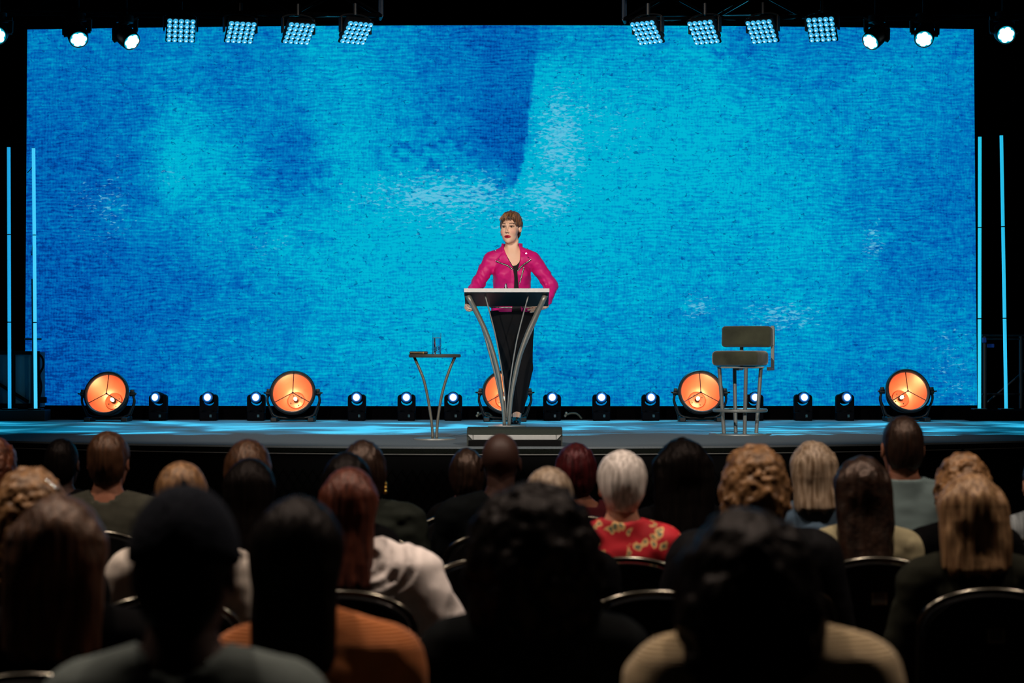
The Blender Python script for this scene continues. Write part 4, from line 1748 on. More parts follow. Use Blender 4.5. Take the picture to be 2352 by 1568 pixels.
isface = (Q[:, 1] < -0.02) & (np.abs(Q[:, 2]) < 0.16)
fz = isface.astype(float)
paint(fz * 0.45 * np.exp(-(((ax_ - 0.045) / 0.018) ** 2 + ((Q[:, 2] + 0.03) / 0.02) ** 2)), (206, 110, 104))
paint(fz * 0.75 * np.exp(-(((ax_ - 0.032) / 0.018) ** 2 + ((Q[:, 2] - 0.013) / 0.010) ** 2) ** 2), (120, 84, 72))
paint(fz * np.exp(-(((ax_ - 0.0325) / 0.0175) ** 2 + ((Q[:, 2] - 0.0125) / 0.0042) ** 2) ** 2), (36, 24, 22))
# brows arched
bz = 0.0345 - 9.0 * (ax_ - 0.036) ** 2 + 0.0015
paint(fz * ((ax_ > 0.014) & (ax_ < 0.050)) * np.clip(1.4 - np.abs(Q[:, 2] - bz) / 0.0038, 0, 1), (66, 42, 32))
# lips
lipu = np.exp(-((ax_ / 0.0255) ** 2 + ((Q[:, 2] + 0.0665) / 0.0118) ** 2) ** 4) * (Q[:, 1] < -0.076)
paint(fz * np.clip(lipu * 1.6, 0, 1), (176, 16, 44))
paint(fz * np.exp(-((ax_ / 0.014) ** 2 + ((Q[:, 2] + 0.0660) / 0.0022) ** 2) ** 2), (40, 8, 14))
# nostrils
paint(fz * np.exp(-(((ax_ - 0.0068) / 0.0048) ** 2 + ((Q[:, 2] + 0.0385) / 0.0045) ** 2) ** 2) * (Q[:, 1] < -0.085), (70, 34, 28))
# painted nails
for caps in (handL, handR):
    for i in range(4):
        tip = caps[i * 4 + 3][1]
        paint((np.linalg.norm(V_ - tip, axis=1) < 0.0085).astype(float), (150, 10, 36))
vcolor(me, col)
me.materials.append(SKIN)
sp_ = tag(link('person', me), 'speaker in a hot pink zip jacket and black trousers behind the lectern', 'person')
sp_.location = (0, YW, STAGE)
sp_.scale = (S0 / (F / YW),) * 3

# eyes
for sgn in (-1, 1):
    bm = NB()
    c = from_face((0.031 * sgn, -0.0735, 0.0085))
    Me_ = Matrix.Translation(Vector(c)) @ Matrix.Rotation(-HY, 4, 'Z') @ Matrix.Diagonal((0.0150, 0.0115, 0.0060, 1))
    bmesh.ops.create_uvsphere(bm, u_segments=20, v_segments=14, radius=1.0, matrix=Me_)
    o = obj('eye', bm, None, sp_, 180)
    v = verts_of(o.data)
    qv = face_frame(v) - A3((0.031 * sgn, -0.0735, 0.0085))
    dd = np.hypot(qv[:, 0] + 0.001, qv[:, 2])
    cc = np.where((dd < 0.0064)[:, None], A3(rgb(46, 26, 18)[:3]), A3(rgb(150, 130, 118)[:3]))
    cc[dd < 0.0024] = 0.004
    vcolor(o.data, cc)
    o.data.materials.append(attr_mat('eye_surface', 'tint', 0.15))

# hair: short layered crop
def hair_sdf(P):
    Q = face_frame(P)
    Qa = np.stack([np.abs(Q[:, 0]), Q[:, 1], Q[:, 2]], 1)
    nz = 0.0045 * vnoise(Q * A3((95, 70, 28))) + 0.004 * vnoise(Q * 38 + 7)
    d = sell(Q, (0, 0.018, 0.040), (0.086, 0.100, 0.094))
    d = smin(d, sell(Q, (0.012, -0.020, 0.098), (0.060, 0.062, 0.036)), 0.03)
    d = smin(d, sell(Q, (0, 0.075, -0.02), (0.062, 0.042, 0.075)), 0.03)
    d = d + nz
    # keep the face and neck clear
    face = sell(Q, (0.006, -0.105, -0.035), (0.068, 0.085, 0.125))
    d = smax(d, -face, 0.012)
    d = smax(d, -(Q[:, 2] - (-0.015 - 0.9 * np.maximum(Q[:, 1] - 0.02, 0) + 0.55 * np.maximum(-Q[:, 1] - 0.02, 0))), 0.01)
    # around the ear
    d = smax(d, -sell(Qa, (0.085, -0.004, -0.022), (0.022, 0.026, 0.036)), 0.008)
    return d


v, q = sdf_mesh(hair_sdf, (-0.13, -0.15, 1.40), (0.12, 0.15, 1.70), 0.0034)
me = np_mesh('hair', [(v, q)])
V_ = verts_of(me)
Q = face_frame(V_)
tmix = np.clip(0.45 + 0.6 * vnoise(Q * A3((110, 60, 22))) + 2.2 * (Q[:, 2] - 0.08), 0, 1)[:, None]
vcolor(me, A3(rgb(46, 28, 18)[:3]) * (1 - tmix) + A3(rgb(150, 100, 62)[:3]) * tmix)
HAIRM = attr_mat('brown_highlighted_hair', 'tint', 0.42, 0.5, bump=0.5, bscale=60, stretch=(4, 4, 1))
me.materials.append(HAIRM)
link('hair', me, None, sp_)
bm = NB()
random.seed(3)
for i in range(46):
    x = -0.056 + 0.104 * i / 45 + random.uniform(-0.004, 0.004)
    top = A3((x * 0.75 + 0.012, -0.062 - random.uniform(0, 0.012), 0.112 + random.uniform(-0.01, 0.008)))
    ln = random.uniform(0.5, 1.0)
    mid_ = A3((x + 0.004, -0.098 + 0.30 * x * x / 0.06, 0.094))
    end = A3((x - 0.014 * ln, -0.100 + 0.34 * x * x / 0.06, 0.094 - 0.044 * ln))
    P_ = bez(from_face(top), from_face(mid_), from_face(end), 6)
    tube(bm, P_, [0.0036, 0.0042, 0.004, 0.0036, 0.003, 0.002, 0.0008], 5)
for i in range(70):
    a = random.uniform(0, 2 * PI)
    r = random.uniform(0.2, 1.0)
    cx_, cy_ = 0.078 * r * math.cos(a), 0.018 + 0.090 * r * math.sin(a)
    if cy_ < -0.05:
        continue
    z_ = 0.040 + 0.094 * math.sqrt(max(0.02, 1 - r * r * 0.93))
    o_ = A3((cx_, cy_, z_))
    out_ = unit(o_ - A3((0, 0.02, 0.02)))
    e_ = o_ + out_ * random.uniform(0.003, 0.009) + A3((random.uniform(-.015, .015), random.uniform(-.02, .01), -0.014))
    P_ = bez(from_face(o_ - out_ * 0.01), from_face(o_ + out_ * 0.008), from_face(e_), 4)
    tube(bm, P_, [0.004, 0.0042, 0.0036, 0.0024, 0.0008], 5)
o = obj('hair_tufts', bm, None, sp_, 180)
V_ = verts_of(o.data)
Q = face_frame(V_)
tmix = np.clip(0.5 + 0.7 * vnoise(Q * A3((130, 60, 14))) + 2.0 * (Q[:, 2] - 0.09), 0, 1)[:, None]
vcolor(o.data, A3(rgb(58, 34, 20)[:3]) * (1 - tmix) + A3(rgb(168, 116, 72)[:3]) * tmix)
o.data.materials.append(HAIRM)

# earrings
for sgn in (-1, 1):
    bm = NB()
    c = from_face((0.079 * sgn, 0.0, -0.044))
    tube(bm, [Vector(c) + Vector((0.0, 0.010 * math.cos(a) * 0.4 + 0.006 * math.cos(a), 0.011 * math.sin(a))) for a in [2 * PI * k / 14 for k in range(14)]], 0.0028, 6, closed=True, up=(1, 0, 0))
    sphere(bm, Vector(c) + Vector((0, 0, 0.014)), 0.0045, 8, 6)
    obj('earring', bm, CHROME, sp_, 180)

# black top under the jacket
PXQ = lambda pts: [q2(*p) for p in pts]
VNECK = PXQ([(1140, 540), (1153, 566), (1166, 592), (1178, 613), (1186, 611), (1193, 603), (1197, 580), (1206, 540)])


def top_sdf(P):
    d = torso_sdf(P) - 0.005
    front = P[:, 1] - 0.015
    cut = np.maximum(poly_sd(P[:, 0], P[:, 2], VNECK), front)
    d = smax(d, -cut, 0.003)
    d = np.maximum(d, 0.80 - P[:, 2])
    return np.maximum(d, P[:, 2] - 1.345)


v, q = sdf_mesh(top_sdf, (-0.24, -0.16, 0.78), (0.24, 0.17, 1.38), 0.006)
link('black_top', np_mesh('black_top', [(v, q)]), mat('black_knit', rgb(14, 13, 15), 0.85, var=0.2, scale=40), sp_)

# hot pink biker jacket
OPEN = PXQ([(1128, 530), (1153, 558), (1160, 580), (1168, 598), (1178.5, 618), (1181.5, 640), (1181, 665), (1177, 700), (1175.5, 725), (1198, 725), (1195, 700), (1191, 662), (1188, 628), (1194, 602), (1195, 580), (1190.5, 560), (1212, 530)])
LAPELS = [PXQ(p) for p in ([(1150, 562), (1154, 560), (1180, 618), (1177, 621), (1139, 600), (1153, 584)], [(1155, 556), (1150, 562), (1132, 581), (1153, 584.5), (1158, 574)],
                           [(1192, 570), (1203, 582), (1220, 597), (1189, 624), (1187, 620), (1195, 600)], [(1188, 557), (1190, 562), (1217, 577), (1202, 582), (1194, 574)])]
HEM = q2(0, 718)[1]


def jacket_sdf(P):
    wr = 0.0045 * vnoise(P * A3((16, 16, 30))) + 0.003 * vnoise(P * A3((34, 30, 44)) + 5)
    t_ = torso_sdf(P) - 0.013
    # princess seams and waist shaping
    a_ = arms_sdf(P, 0.060, 0.052, 0.040)
    # creases round the elbows
    ew = np.exp(-(np.minimum(np.linalg.norm(P - ARM_L[1], axis=1), np.linalg.norm(P - ARM_R[1], axis=1)) / 0.10) ** 2)
    a_ = a_ + ew * 0.005 * np.sin(P[:, 2] * 120 + P[:, 0] * 90 + 5 * vnoise(P * 14)) * (0.5 + 0.5 * vnoise(P * 22 + 9))
    a_ = smax(a_, np.where(P[:, 0] < 0, (ARM_L[2][2] + 0.016) - P[:, 2], (ARM_R[2][2] + 0.010) - P[:, 2]), 0.004)
    d = smin(t_, a_, 0.022) + wr
    x, z = P[:, 0], P[:, 2]
    front = P[:, 1] - 0.012
    for lp in LAPELS:
        sd = np.maximum(poly_sd(x, z, lp), front)
        d = d - 0.007 * np.clip(-sd / 0.004, 0, 1)
    # standing collar
    col_ = np.abs(np.hypot((x + 0.0) / 1.15, P[:, 1] - 0.028) - 0.066) - 0.006
    col_ = np.maximum(col_, np.abs(z - 1.375) - 0.034)
    d = smin(d, col_, 0.012)
    cut = np.maximum(poly_sd(x, z, OPEN), front + 0.01)
    d = smax(d, -cut, 0.003)
    # hollow neck
    d = smax(d, -np.maximum(np.hypot(x / 1.1, P[:, 1] - 0.028) - 0.058, 1.30 - z), 0.004)
    return np.maximum(d, HEM - z)


v, q = sdf_mesh(jacket_sdf, (-0.44, -0.25, 0.85), (0.42, 0.2, 1.44), 0.0045)
me = np_mesh('jacket', [(v, q)])
PINK = mat('hot_pink_leather', rgb(208, 20, 116), 0.50, var=0.06, scale=12, spec=0.35, bump=0.1, bscale=90)
jk = link('jacket', me, PINK, sp_)
bvh = BVHTree.FromPolygons([tuple(p) for p in v], [tuple(int(i) for i in f_) for f_ in q])


def on_front(px, py, lift=0.0, default=-0.10):
    x, z = q2(px, py)
    h = bvh.ray_cast(Vector((x, -1.0, z)), Vector((0, 1, 0)))
    y = h[0].y if h[0] is not None else default
    return Vector((x, y - lift, z))


ZIP = mat('black_zip_tape', rgb(20, 16, 20), 0.6)
TEETH = mat('zip_teeth', rgb(170, 165, 160), 0.3, 0.8)


def zipper(poly, w=0.006):
    pts = []
    for (a, b) in zip(poly, poly[1:]):
        n = max(3, int(math.hypot(b[0] - a[0], b[1] - a[1]) / 3))
        pts += [on_front(a[0] + (b[0] - a[0]) * i / n, a[1] + (b[1] - a[1]) * i / n, 0.002) for i in range(n)]
    pts.append(on_front(*poly[-1], 0.002))
    bm = NB()
    tube(bm, pts, w, 6)
    z = obj('zipper', bm, ZIP, jk, 180)
    bm = NB()
    for p in pts[::1]:
        box(bm, p + Vector((0, -w, 0)), (0.0035, 0.003, 0.0035))
    obj('zip_teeth', bm, TEETH, z)


zipper([(1139, 601), (1152, 607), (1166, 612.5), (1178, 621)])
zipper([(1219, 598), (1205, 608), (1196, 616), (1189.5, 624)])
zipper([(1203, 617), (1198, 636), (1193, 654)], 0.005)
zipper([(1126, 706), (1145, 707.5), (1160, 708), (1175, 708.5)], 0.0065)
zipper([(1198, 706.5), (1212, 707.5), (1226, 707.5)], 0.0065)
for px, py, r, nm in ((1138, 578, .0055, 'stud'), (1146, 597.5, .006, 'stud'), (1211, 573, .006, 'stud'), (1213, 594, .0055, 'stud'), (1208.6, 584, .008, 'star_pin')):
    bm = NB()
    p = on_front(px, py, 0.002)
    if nm == 'stud':
        sphere(bm, p, r, 10, 6)
    else:
        pts = [(r * (1.2 if k % 2 == 0 else 0.45) * math.sin(PI * k / 4), r * (1.2 if k % 2 == 0 else 0.45) * math.cos(PI * k / 4)) for k in range(8)]
        extrude_poly(bm, pts, 0.004, Matrix.Translation(p))
    obj(nm, bm, CHROME, jk, 180 if nm == 'stud' else None)


# trousers and shoes
def trousers_sdf(P):
    d = smin(smax(torso_sdf(P) - 0.008, P[:, 2] - 0.98, 0.01), legs_sdf(P, 0.006), 0.04)
    d = d + 0.004 * vnoise(P * A3((14, 14, 20)))
    d = smax(d, P[:, 2] - 0.885, 0.005)
    return np.maximum(d, 0.085 - P[:, 2])


v, q = sdf_mesh(trousers_sdf, (-0.24, -0.16, 0.06), (0.26, 0.24, 1.0), 0.008)
link('trousers', np_mesh('trousers', [(v, q)]), mat('black_trousers', rgb(13, 12, 14), 0.9, var=0.15, spec=0.2), sp_)
for (ax0, ay0) in ((0.040, 0.02), (0.006, 0.13)):
    def shoe(P):
        d = smin(scap(P, (ax0, ay0 + 0.012, 0.075), (ax0 - 0.004, ay0 - 0.065, 0.034), 0.036, 0.031), scap(P, (ax0 - 0.004, ay0 - 0.06, 0.03), (ax0 - 0.008, ay0 - 0.12, 0.022), 0.032, 0.022), 0.02)
        d = smax(d, -sell(P, (ax0, ay0 - 0.035, 0.10), (0.028, 0.052, 0.048)), 0.008)
        d = np.minimum(d, scap(P, (ax0, ay0 + 0.025, 0.07), (ax0, ay0 + 0.028, 0.010), 0.020, 0.010))
        d = np.minimum(d, sbox(P, (ax0 - 0.004, ay0 - 0.075, 0.008), (0.030, 0.062, 0.008), 0.006))
        return np.maximum(d, 0.001 - P[:, 2])
    v, q = sdf_mesh(shoe, (ax0 - 0.06, ay0 - 0.16, -0.01), (ax0 + 0.06, ay0 + 0.07, 0.13), 0.0045)
    link('shoe', np_mesh('shoe', [(v, q)]), mat('black_patent', rgb(14, 13, 14), 0.3), sp_)


# ------------------------------------------------------------------ banquet chairs for the audience
PAD = mat('black_chair_fabric', rgb(13, 13, 14), 0.9, var=0.25, scale=90, spec=0.15)
CHTOP = 0.917
DCHROME = mat('dark_chrome', rgb(92, 89, 80), 0.2, 1.0, var=0.03)


def make_chair():
    t = thing('banquet_chair', (0, 0, 0), 'x', 'chair', 'chairs in the audience rows')
    hw = 0.215

    def arch(w, z0, ztop, rise, n=18):
        pts = [(-w, z0)]
        pts += [(-w * math.cos(PI * k / n), (ztop - rise) + rise * math.sin(PI * k / n) ** 0.75) for k in range(n + 1)]
        pts += [(w, z0)]
        return pts
    lean = lambda z: -0.20 - (z - 0.46) * 0.16
    bm = NB()
    P_ = arch(hw - 0.012, 0.52, CHTOP - 0.014, 0.125)
    n = len(P_)
    f_ = [bm.verts.new((x, lean(z) - 0.018, z)) for x, z in P_]
    b_ = [bm.verts.new((x, lean(z) + 0.022, z)) for x, z in P_]
    bm.faces.new(f_)
    bm.faces.new(b_[::-1])
    for i in range(n):
        j = (i + 1) % n
        bm.faces.new((f_[i], b_[i], b_[j], f_[j]))
    bmesh.ops.bevel(bm, geom=[e for e in bm.edges if len(e.link_faces) == 2 and any(len(f.verts) > 4 for f in e.link_faces)], offset=0.008, segments=2, affect='EDGES')
    obj('backrest', bm, PAD, t, 40)
    bm = NB()
    pts = [(x, lean(z), z) for x, z in arch(hw, 0.44, CHTOP, 0.13)]
    tube(bm, pts, 0.0105, 10)
    obj('back_frame', bm, DCHROME, t, 180)
    bm = NB()
    box(bm, (0, 0.03, 0.435), (0.43, 0.44, 0.07), 0.022, seg=3)
    obj('seat', bm, PAD, t, 40)
    bm = NB()
    pts = [(-0.2, -0.18, 0.39), (0.2, -0.18, 0.39), (0.2, 0.22, 0.39), (-0.2, 0.22, 0.39)]
    tube(bm, pts, 0.011, 8, closed=True, up=(0, 0, 1))
    obj('seat_frame', bm, CHROME, t)
    for s in (-1, 1):
        bm = NB()
        tube(bm, [(s * hw, lean(0.45), 0.45), (s * 0.205, -0.22, 0.39), (s * 0.20, -0.25, 0.0)], 0.0115, 8)
        obj('leg', bm, CHROME, t, 180)
        bm = NB()
        tube(bm, [(s * 0.20, 0.21, 0.40), (s * 0.20, 0.23, 0.0)], 0.0115, 8)
        obj('leg', bm, CHROME, t, 180)
    # small square tag on the back of the backrest
    zt_ = 0.788
    bm = NB()
    box(bm, (0.01, lean(zt_) - 0.0195, zt_), (0.052, 0.002, 0.052))
    tg = obj('row_tag', bm, mat('tag_border', rgb(120, 116, 96), 0.7), t)
    bm = NB()
    box(bm, (0.01, lean(zt_) - 0.021, zt_), (0.040, 0.002, 0.036))
    obj('tag_face', bm, mat('tag_face', rgb(60, 58, 50), 0.7), tg)
    return t


# ------------------------------------------------------------------ audience bodies (shared) in a 1.30 m seated frame, facing +y
def aud_head(P):
    Q = P - A3((0, 0.0, 1.165))
    Q = np.stack([-Q[:, 0], -Q[:, 1], Q[:, 2]], 1)
    return head_sdf(Q)


def aud_neck(P):
    d = scap(P, (0, -0.022, 1.10), (0, -0.03, 0.98), 0.054, 0.058)
    return smin(d, scap(np.stack([np.abs(P[:, 0]), P[:, 1], P[:, 2]], 1), (0.03, -0.03, 1.015), (0.12, -0.02, 0.975), 0.030, 0.022), 0.05)


def aud_torso(P, sw=0.20, chest=0.115, g=0.0, lean=0.0):
    """Seated torso with shoulders sw half-width."""
    X_ = np.stack([np.abs(P[:, 0] - lean), P[:, 1], P[:, 2]], 1)
    C = P - A3((lean, 0, 0))
    d = scap(X_, (0, -0.02, 0.955), (sw - 0.055, -0.015, 0.95), 0.066 + g, 0.056 + g)
    d = smin(d, sell(C, (0, -0.005, 0.80), (sw * 0.80 + g, chest + g, 0.22)), 0.05)
    d = smin(d, sell(C, (0, 0.0, 0.62), (0.155 + g, 0.115 + g, 0.18)), 0.07)
    d = smin(d, sell(C, (0, 0.02, 0.54), (0.175 + g, 0.15 + g, 0.10)), 0.05)
    d = smin(d, scap(X_, (0.03, -0.03, 1.02), (sw - 0.07, -0.02, 0.985), 0.036 + g, 0.030 + g), 0.05)
    return d


def aud_arms(P, sw=0.20, r0=0.056, r1=0.046, r2=0.036, out=0.05, lean=0.0):
    X_ = np.stack([np.abs(P[:, 0] - lean), P[:, 1], P[:, 2]], 1)
    d = scap(X_, (sw - 0.048, -0.015, 0.945), (sw + out, 0.03, 0.68), r0, r1)
    return smin(d, scap(X_, (sw + out, 0.03, 0.68), (0.09, 0.30, 0.63), r1, r2), 0.02)


def aud_legs(P, g=0.0):
    X_ = np.stack([np.abs(P[:, 0]), P[:, 1], P[:, 2]], 1)
    d = scap(X_, (0.085, 0.03, 0.545), (0.115, 0.44, 0.535), 0.078 + g, 0.062 + g)
    return smin(d, scap(X_, (0.115, 0.44, 0.535), (0.115, 0.47, 0.09), 0.058 + g, 0.040 + g), 0.02)


def aud_rest(P):
    d = smin(aud_torso(P, 0.17, 0.10, -0.010), aud_arms(P, 0.17, r0=0.036, r1=0.034, r2=0.025, out=0.02), 0.02)
    d = smin(d, aud_legs(P, -0.012), 0.03)
    return smin(d, aud_neck(P), 0.03)


av, aq = sdf_mesh(lambda P: smin(aud_head(P), scap(P, (0, -0.022, 1.10), (0, -0.03, 0.98), 0.054, 0.058), 0.02), (-0.11, -0.14, 1.0), (0.11, 0.14, 1.32), 0.0055)
rv, rq = sdf_mesh(aud_rest, (-0.36, -0.2, 0.0), (0.36, 0.56, 1.08), 0.013)
hL = hand_caps((-0.085, 0.315, 0.632), (0.55, 0.8, -0.1), (0, 0.1, -1), 1, curl=(14, 18, 12))
hR = hand_caps((0.085, 0.315, 0.632), (-0.55, 0.8, -0.08), (0, 0.1, -1), -1, curl=(14, 18, 12))
hm_ = [caps_mesh(h_, 0.0055) for h_ in (hL, hR)]
ME_BODY = {}


def body_mesh(tone):
    if tone not in ME_BODY:
        me = np_mesh('person', [(av, aq), (rv, rq)] + hm_)
        me.materials.append(mat('skin_%d_%d_%d' % tone, rgb(*tone), 0.55, var=0.05, scale=20, spec=0.3))
        ME_BODY[tone] = me
    return ME_BODY[tone]


v, q = sdf_mesh(lambda P: np.maximum(smin(aud_legs(P, 0.010), sell(P, (0, 0.02, 0.545), (0.18, 0.155, 0.10)), 0.04), 0.095 - P[:, 2]), (-0.26, -0.18, 0.05), (0.26, 0.58, 0.70), 0.013)
ME_TROUSERS = np_mesh('trousers', [(v, q)])
ME_TROUSERS.materials.append(mat('dark_trousers', rgb(16, 17, 22), 0.9, var=0.2, spec=0.2))
sh_f = lambda P: np.maximum(smin(scap(P, (0, 0.0, 0.075), (0, 0.04, 0.05), 0.045, 0.045), scap(P, (0, 0.03, 0.042), (0, 0.16, 0.034), 0.042, 0.032), 0.02), 0.001 - P[:, 2])
v, q = sdf_mesh(sh_f, (-0.07, -0.07, -0.02), (0.07, 0.22, 0.14), 0.009)
ME_SHOE = np_mesh('shoe', [(v, q)])
ME_SHOE.materials.append(mat('dark_shoes', rgb(14, 13, 13), 0.5))


# ------------------------------------------------------------------ hair
def hair_shape(style, L=0.25, w=0.085, amp=0.004, freq=40.0, vol=0.0, part=0.0):
    """Distance function of a head of hair, seen from the back (-y), in the 1.30 frame."""
    def f(P):
        Q = P - A3((0, 0.0, 1.165))
        d = sell(Q, (0, -0.016, 0.033), (0.080 + vol, 0.097 + vol, 0.094 + vol * 0.7))
        if style in ('short', 'crop'):
            d = smin(d, sell(Q, (0, -0.055, -0.02), (0.068, 0.050, 0.075)), 0.03)
            low = -0.075 if style == 'crop' else -0.095
        elif style == 'bob':
            d = smin(d, sell(Q, (0, -0.045, -0.03), (w, 0.065, 0.10)), 0.05)
            low = -0.125
        elif style == 'long':
            t_ = np.clip(0.03 - Q[:, 2], 0, L)
            Qb = np.stack([Q[:, 0] * (1 + 0.5 * np.clip(t_ - L * 0.6, 0, 1)), Q[:, 1] + 0.058 + 0.16 * t_ - 0.9 * np.clip(0.04 - t_, 0, 1) * 0.3, Q[:, 2]], 1)
            d = smin(d, sbox(Qb, (0, 0, 0.035 - L / 2), (w, 0.042, L / 2 + 0.03), 0.036), 0.045)
            low = 0.02 - L
        elif style == 'big':
            d = smin(d, sell(Q, (0, -0.025, 0.0), (w, w * 0.95, 0.12 + vol)), 0.04)
            d = smin(d, sell(Q, (0, -0.05, -0.03 - L * 0.45), (w * 0.97, 0.085, 0.06 + L * 0.55)), 0.06)
            low = -0.03 - L * 1.05
        elif style == 'fringe':      # bald crown, hair round the sides and back
            ring = np.maximum(d + 0.002, Q[:, 2] - 0.060)
            d = smin(ring, np.maximum(sell(Q, (0, -0.055, -0.02), (0.070, 0.048, 0.062)), Q[:, 2] - 0.03), 0.02)
            low = -0.08
        # strands / curls
        if style in ('big', 'bob') and amp > 0.008:
            nz = vnoise(P * freq) * 0.6 + vnoise(P * freq * 2.1 + 5) * 0.4
        else:
            nz = vnoise(P * A3((freq * 2.2, freq * 1.5, freq * 0.28))) * 0.6 + vnoise(P * freq * 0.8 + 3) * 0.4
        d = d + amp * nz
        # open the face at the front
        d = smax(d, -sell(Q, (0, 0.105, -0.045), (0.066 + vol * .3, 0.085, 0.13)), 0.015)
        rag = 0.034 * vnoise(np.stack([P[:, 0] * 60, P[:, 1] * 20, P[:, 2] * 0], 1))
        d = smax(d, (low + rag) - Q[:, 2], 0.012)
        if style in ('short', 'crop', 'fringe'):
            Qa = np.stack([np.abs(Q[:, 0]), Q[:, 1], Q[:, 2]], 1)
            d = smax(d, -sell(Qa, (0.090, -0.002, -0.028), (0.030, 0.030, 0.042)), 0.010)
        return d
    z0 = {'short': 1.03, 'crop': 1.05, 'bob': 1.0, 'fringe': 1.04}.get(style, 1.10 - L * 1.15 - 0.06)
    e = max(w, 0.10) + vol + 0.05
    return f, (-e, -e - 0.06, z0), (e, e, 1.34 + vol)


HAIRS = {}


def hair_mat(name, dark, light, rough=0.46, streak=True):
    if name in HAIRS:
        return HAIRS[name]
    m = bpy.data.materials.new(name)
    m.use_nodes = True
    nt = m.node_tree
    N, L = nt.nodes, nt.links
    b = N['Principled BSDF']
    b.inputs['Roughness'].default_value = rough
    b.inputs['Specular IOR Level'].default_value = 0.06 if 'black' in name else 0.42
    b.inputs['Specular Tint'].default_value = tuple(0.35 + 0.65 * (c_ / 255) / (max(light) / 255) for c_ in light) + (1,)
    tc = N.new('ShaderNodeTexCoord')
    mp = N.new('ShaderNodeMapping')
    mp.inputs['Scale'].default_value = (80, 60, 2.5) if streak else (34, 34, 26)
    L.new(tc.outputs['Object'], mp.inputs[0])
    nz = N.new('ShaderNodeTexNoise')
    nz.inputs['Scale'].default_value = 1.0
    nz.inputs['Detail'].default_value = 4
    L.new(mp.outputs[0], nz.inputs['Vector'])
    rp = N.new('ShaderNodeValToRGB')
    L.new(nz.outputs[0], rp.inputs[0])
    e = rp.color_ramp.elements
    e[0].position, e[1].position = 0.33, 0.68
    k0 = 1.0 if 'white' in name else (0.6 if 'blonde' in name or 'sandy' in name else 0.42)
    e[0].color, e[1].color = [tuple(c_ * k0 for c_ in rgb(*x_)[:3]) + (1,) for x_ in (dark, light)]
    L.new(rp.outputs[0], b.inputs['Base Color'])
    bp = N.new('ShaderNodeBump')
    bp.inputs['Strength'].default_value = 0.7
    bp.inputs['Distance'].default_value = 0.008
    L.new(nz.outputs[0], bp.inputs['Height'])
    L.new(bp.outputs[0], b.inputs['Normal'])
    HAIRS[name] = m
    return m


# ------------------------------------------------------------------ clothes
def top_shape(sw=0.20, g=0.014, out=0.012, lean=0.0, amp=0.004, puff=0.0, collar=0.0, neck=0.063, drape=0.0, chest=0.115):
    def f(P):
        d = aud_torso(P, sw, chest, g, lean)
        d = smin(d, aud_arms(P, sw, 0.058 + g * 0.7 + puff, 0.050 + g + puff * 0.8, 0.040 + g * 0.5, out, lean), 0.03)
        d = d + amp * vnoise(P * A3((12, 12, 22))) + amp * 0.6 * vnoise(P * A3((26, 20, 40)) + 3)
        if drape:
            # cowl folds hanging across the back
            r = np.hypot(P[:, 0] - lean, (P[:, 2] - 1.02) * 1.25)
            d = d - drape * (0.5 + 0.5 * np.sin(r * 2 * PI / 0.042)) * (P[:, 1] < 0) * np.clip((0.19 - r) / 0.03, 0, 1)
        hole = np.maximum(np.hypot(P[:, 0] * 0.95, P[:, 1] + 0.028) - neck, 0.975 + 0.7 * np.maximum(-0.03 - P[:, 1], 0) - P[:, 2])
        d = smax(d, -hole, 0.008)
        if collar:
            c_ = np.abs(np.hypot(P[:, 0] * 0.95, P[:, 1] + 0.03) - (neck + 0.006)) - 0.006
            c_ = np.maximum(c_, np.abs(P[:, 2] - (1.005 + collar / 2)) - collar / 2 - 0.015)
            d = smin(d, c_, 0.012)
        return np.maximum(d, 0.50 - P[:, 2])
    e = sw + out + 0.13 + puff
    return f, (-e + lean, -0.24, 0.47), (e + lean, 0.42, 1.13)


def floral():
    m = bpy.data.materials.new('red_floral_cloth')
    m.use_nodes = True
    nt = m.node_tree
    N, L = nt.nodes, nt.links
    b = N['Principled BSDF']
    b.inputs['Roughness'].default_value = 0.75
    tc = N.new('ShaderNodeTexCoord')
    # distorted coordinates give sprig-like marks instead of dots
    nz = N.new('ShaderNodeTexNoise')
    nz.inputs['Scale'].default_value = 26
    nz.inputs['Detail'].default_value = 2
    L.new(tc.outputs['Object'], nz.inputs['Vector'])
    mx = N.new('ShaderNodeVectorMath')
    mx.operation = 'MULTIPLY_ADD'
    L.new(nz.outputs['Color'], mx.inputs[0])
    mx.inputs[1].default_value = (0.055, 0.055, 0.055)
    L.new(tc.outputs['Object'], mx.inputs[2])
    vo = N.new('ShaderNodeTexVoronoi')
    vo.inputs['Scale'].default_value = 19
    vo.voronoi_dimensions = '2D'
    s2 = N.new('ShaderNodeSeparateXYZ')
    c2 = N.new('ShaderNodeCombineXYZ')
    L.new(mx.outputs[0], s2.inputs[0])
    L.new(s2.outputs[0], c2.inputs[0])
    L.new(s2.outputs[2], c2.inputs[1])
    L.new(c2.outputs[0], vo.inputs['Vector'])
    rp = N.new('ShaderNodeValToRGB')
    L.new(vo.outputs['Distance'], rp.inputs[0])
    e = rp.color_ramp.elements
    e[0].position, e[0].color = 0.0, rgb(96, 110, 92)
    e[1].position, e[1].color = 0.34, rgb(186, 8, 30)
    for p, c in ((0.13, rgb(110, 112, 84)), (0.16, rgb(226, 190, 120)), (0.27, rgb(214, 150, 100)), (0.29, rgb(196, 10, 34))):
        k_ = e.new(p)
        k_.color = c
    L.new(rp.outputs[0], b.inputs['Base Color'])
    return m


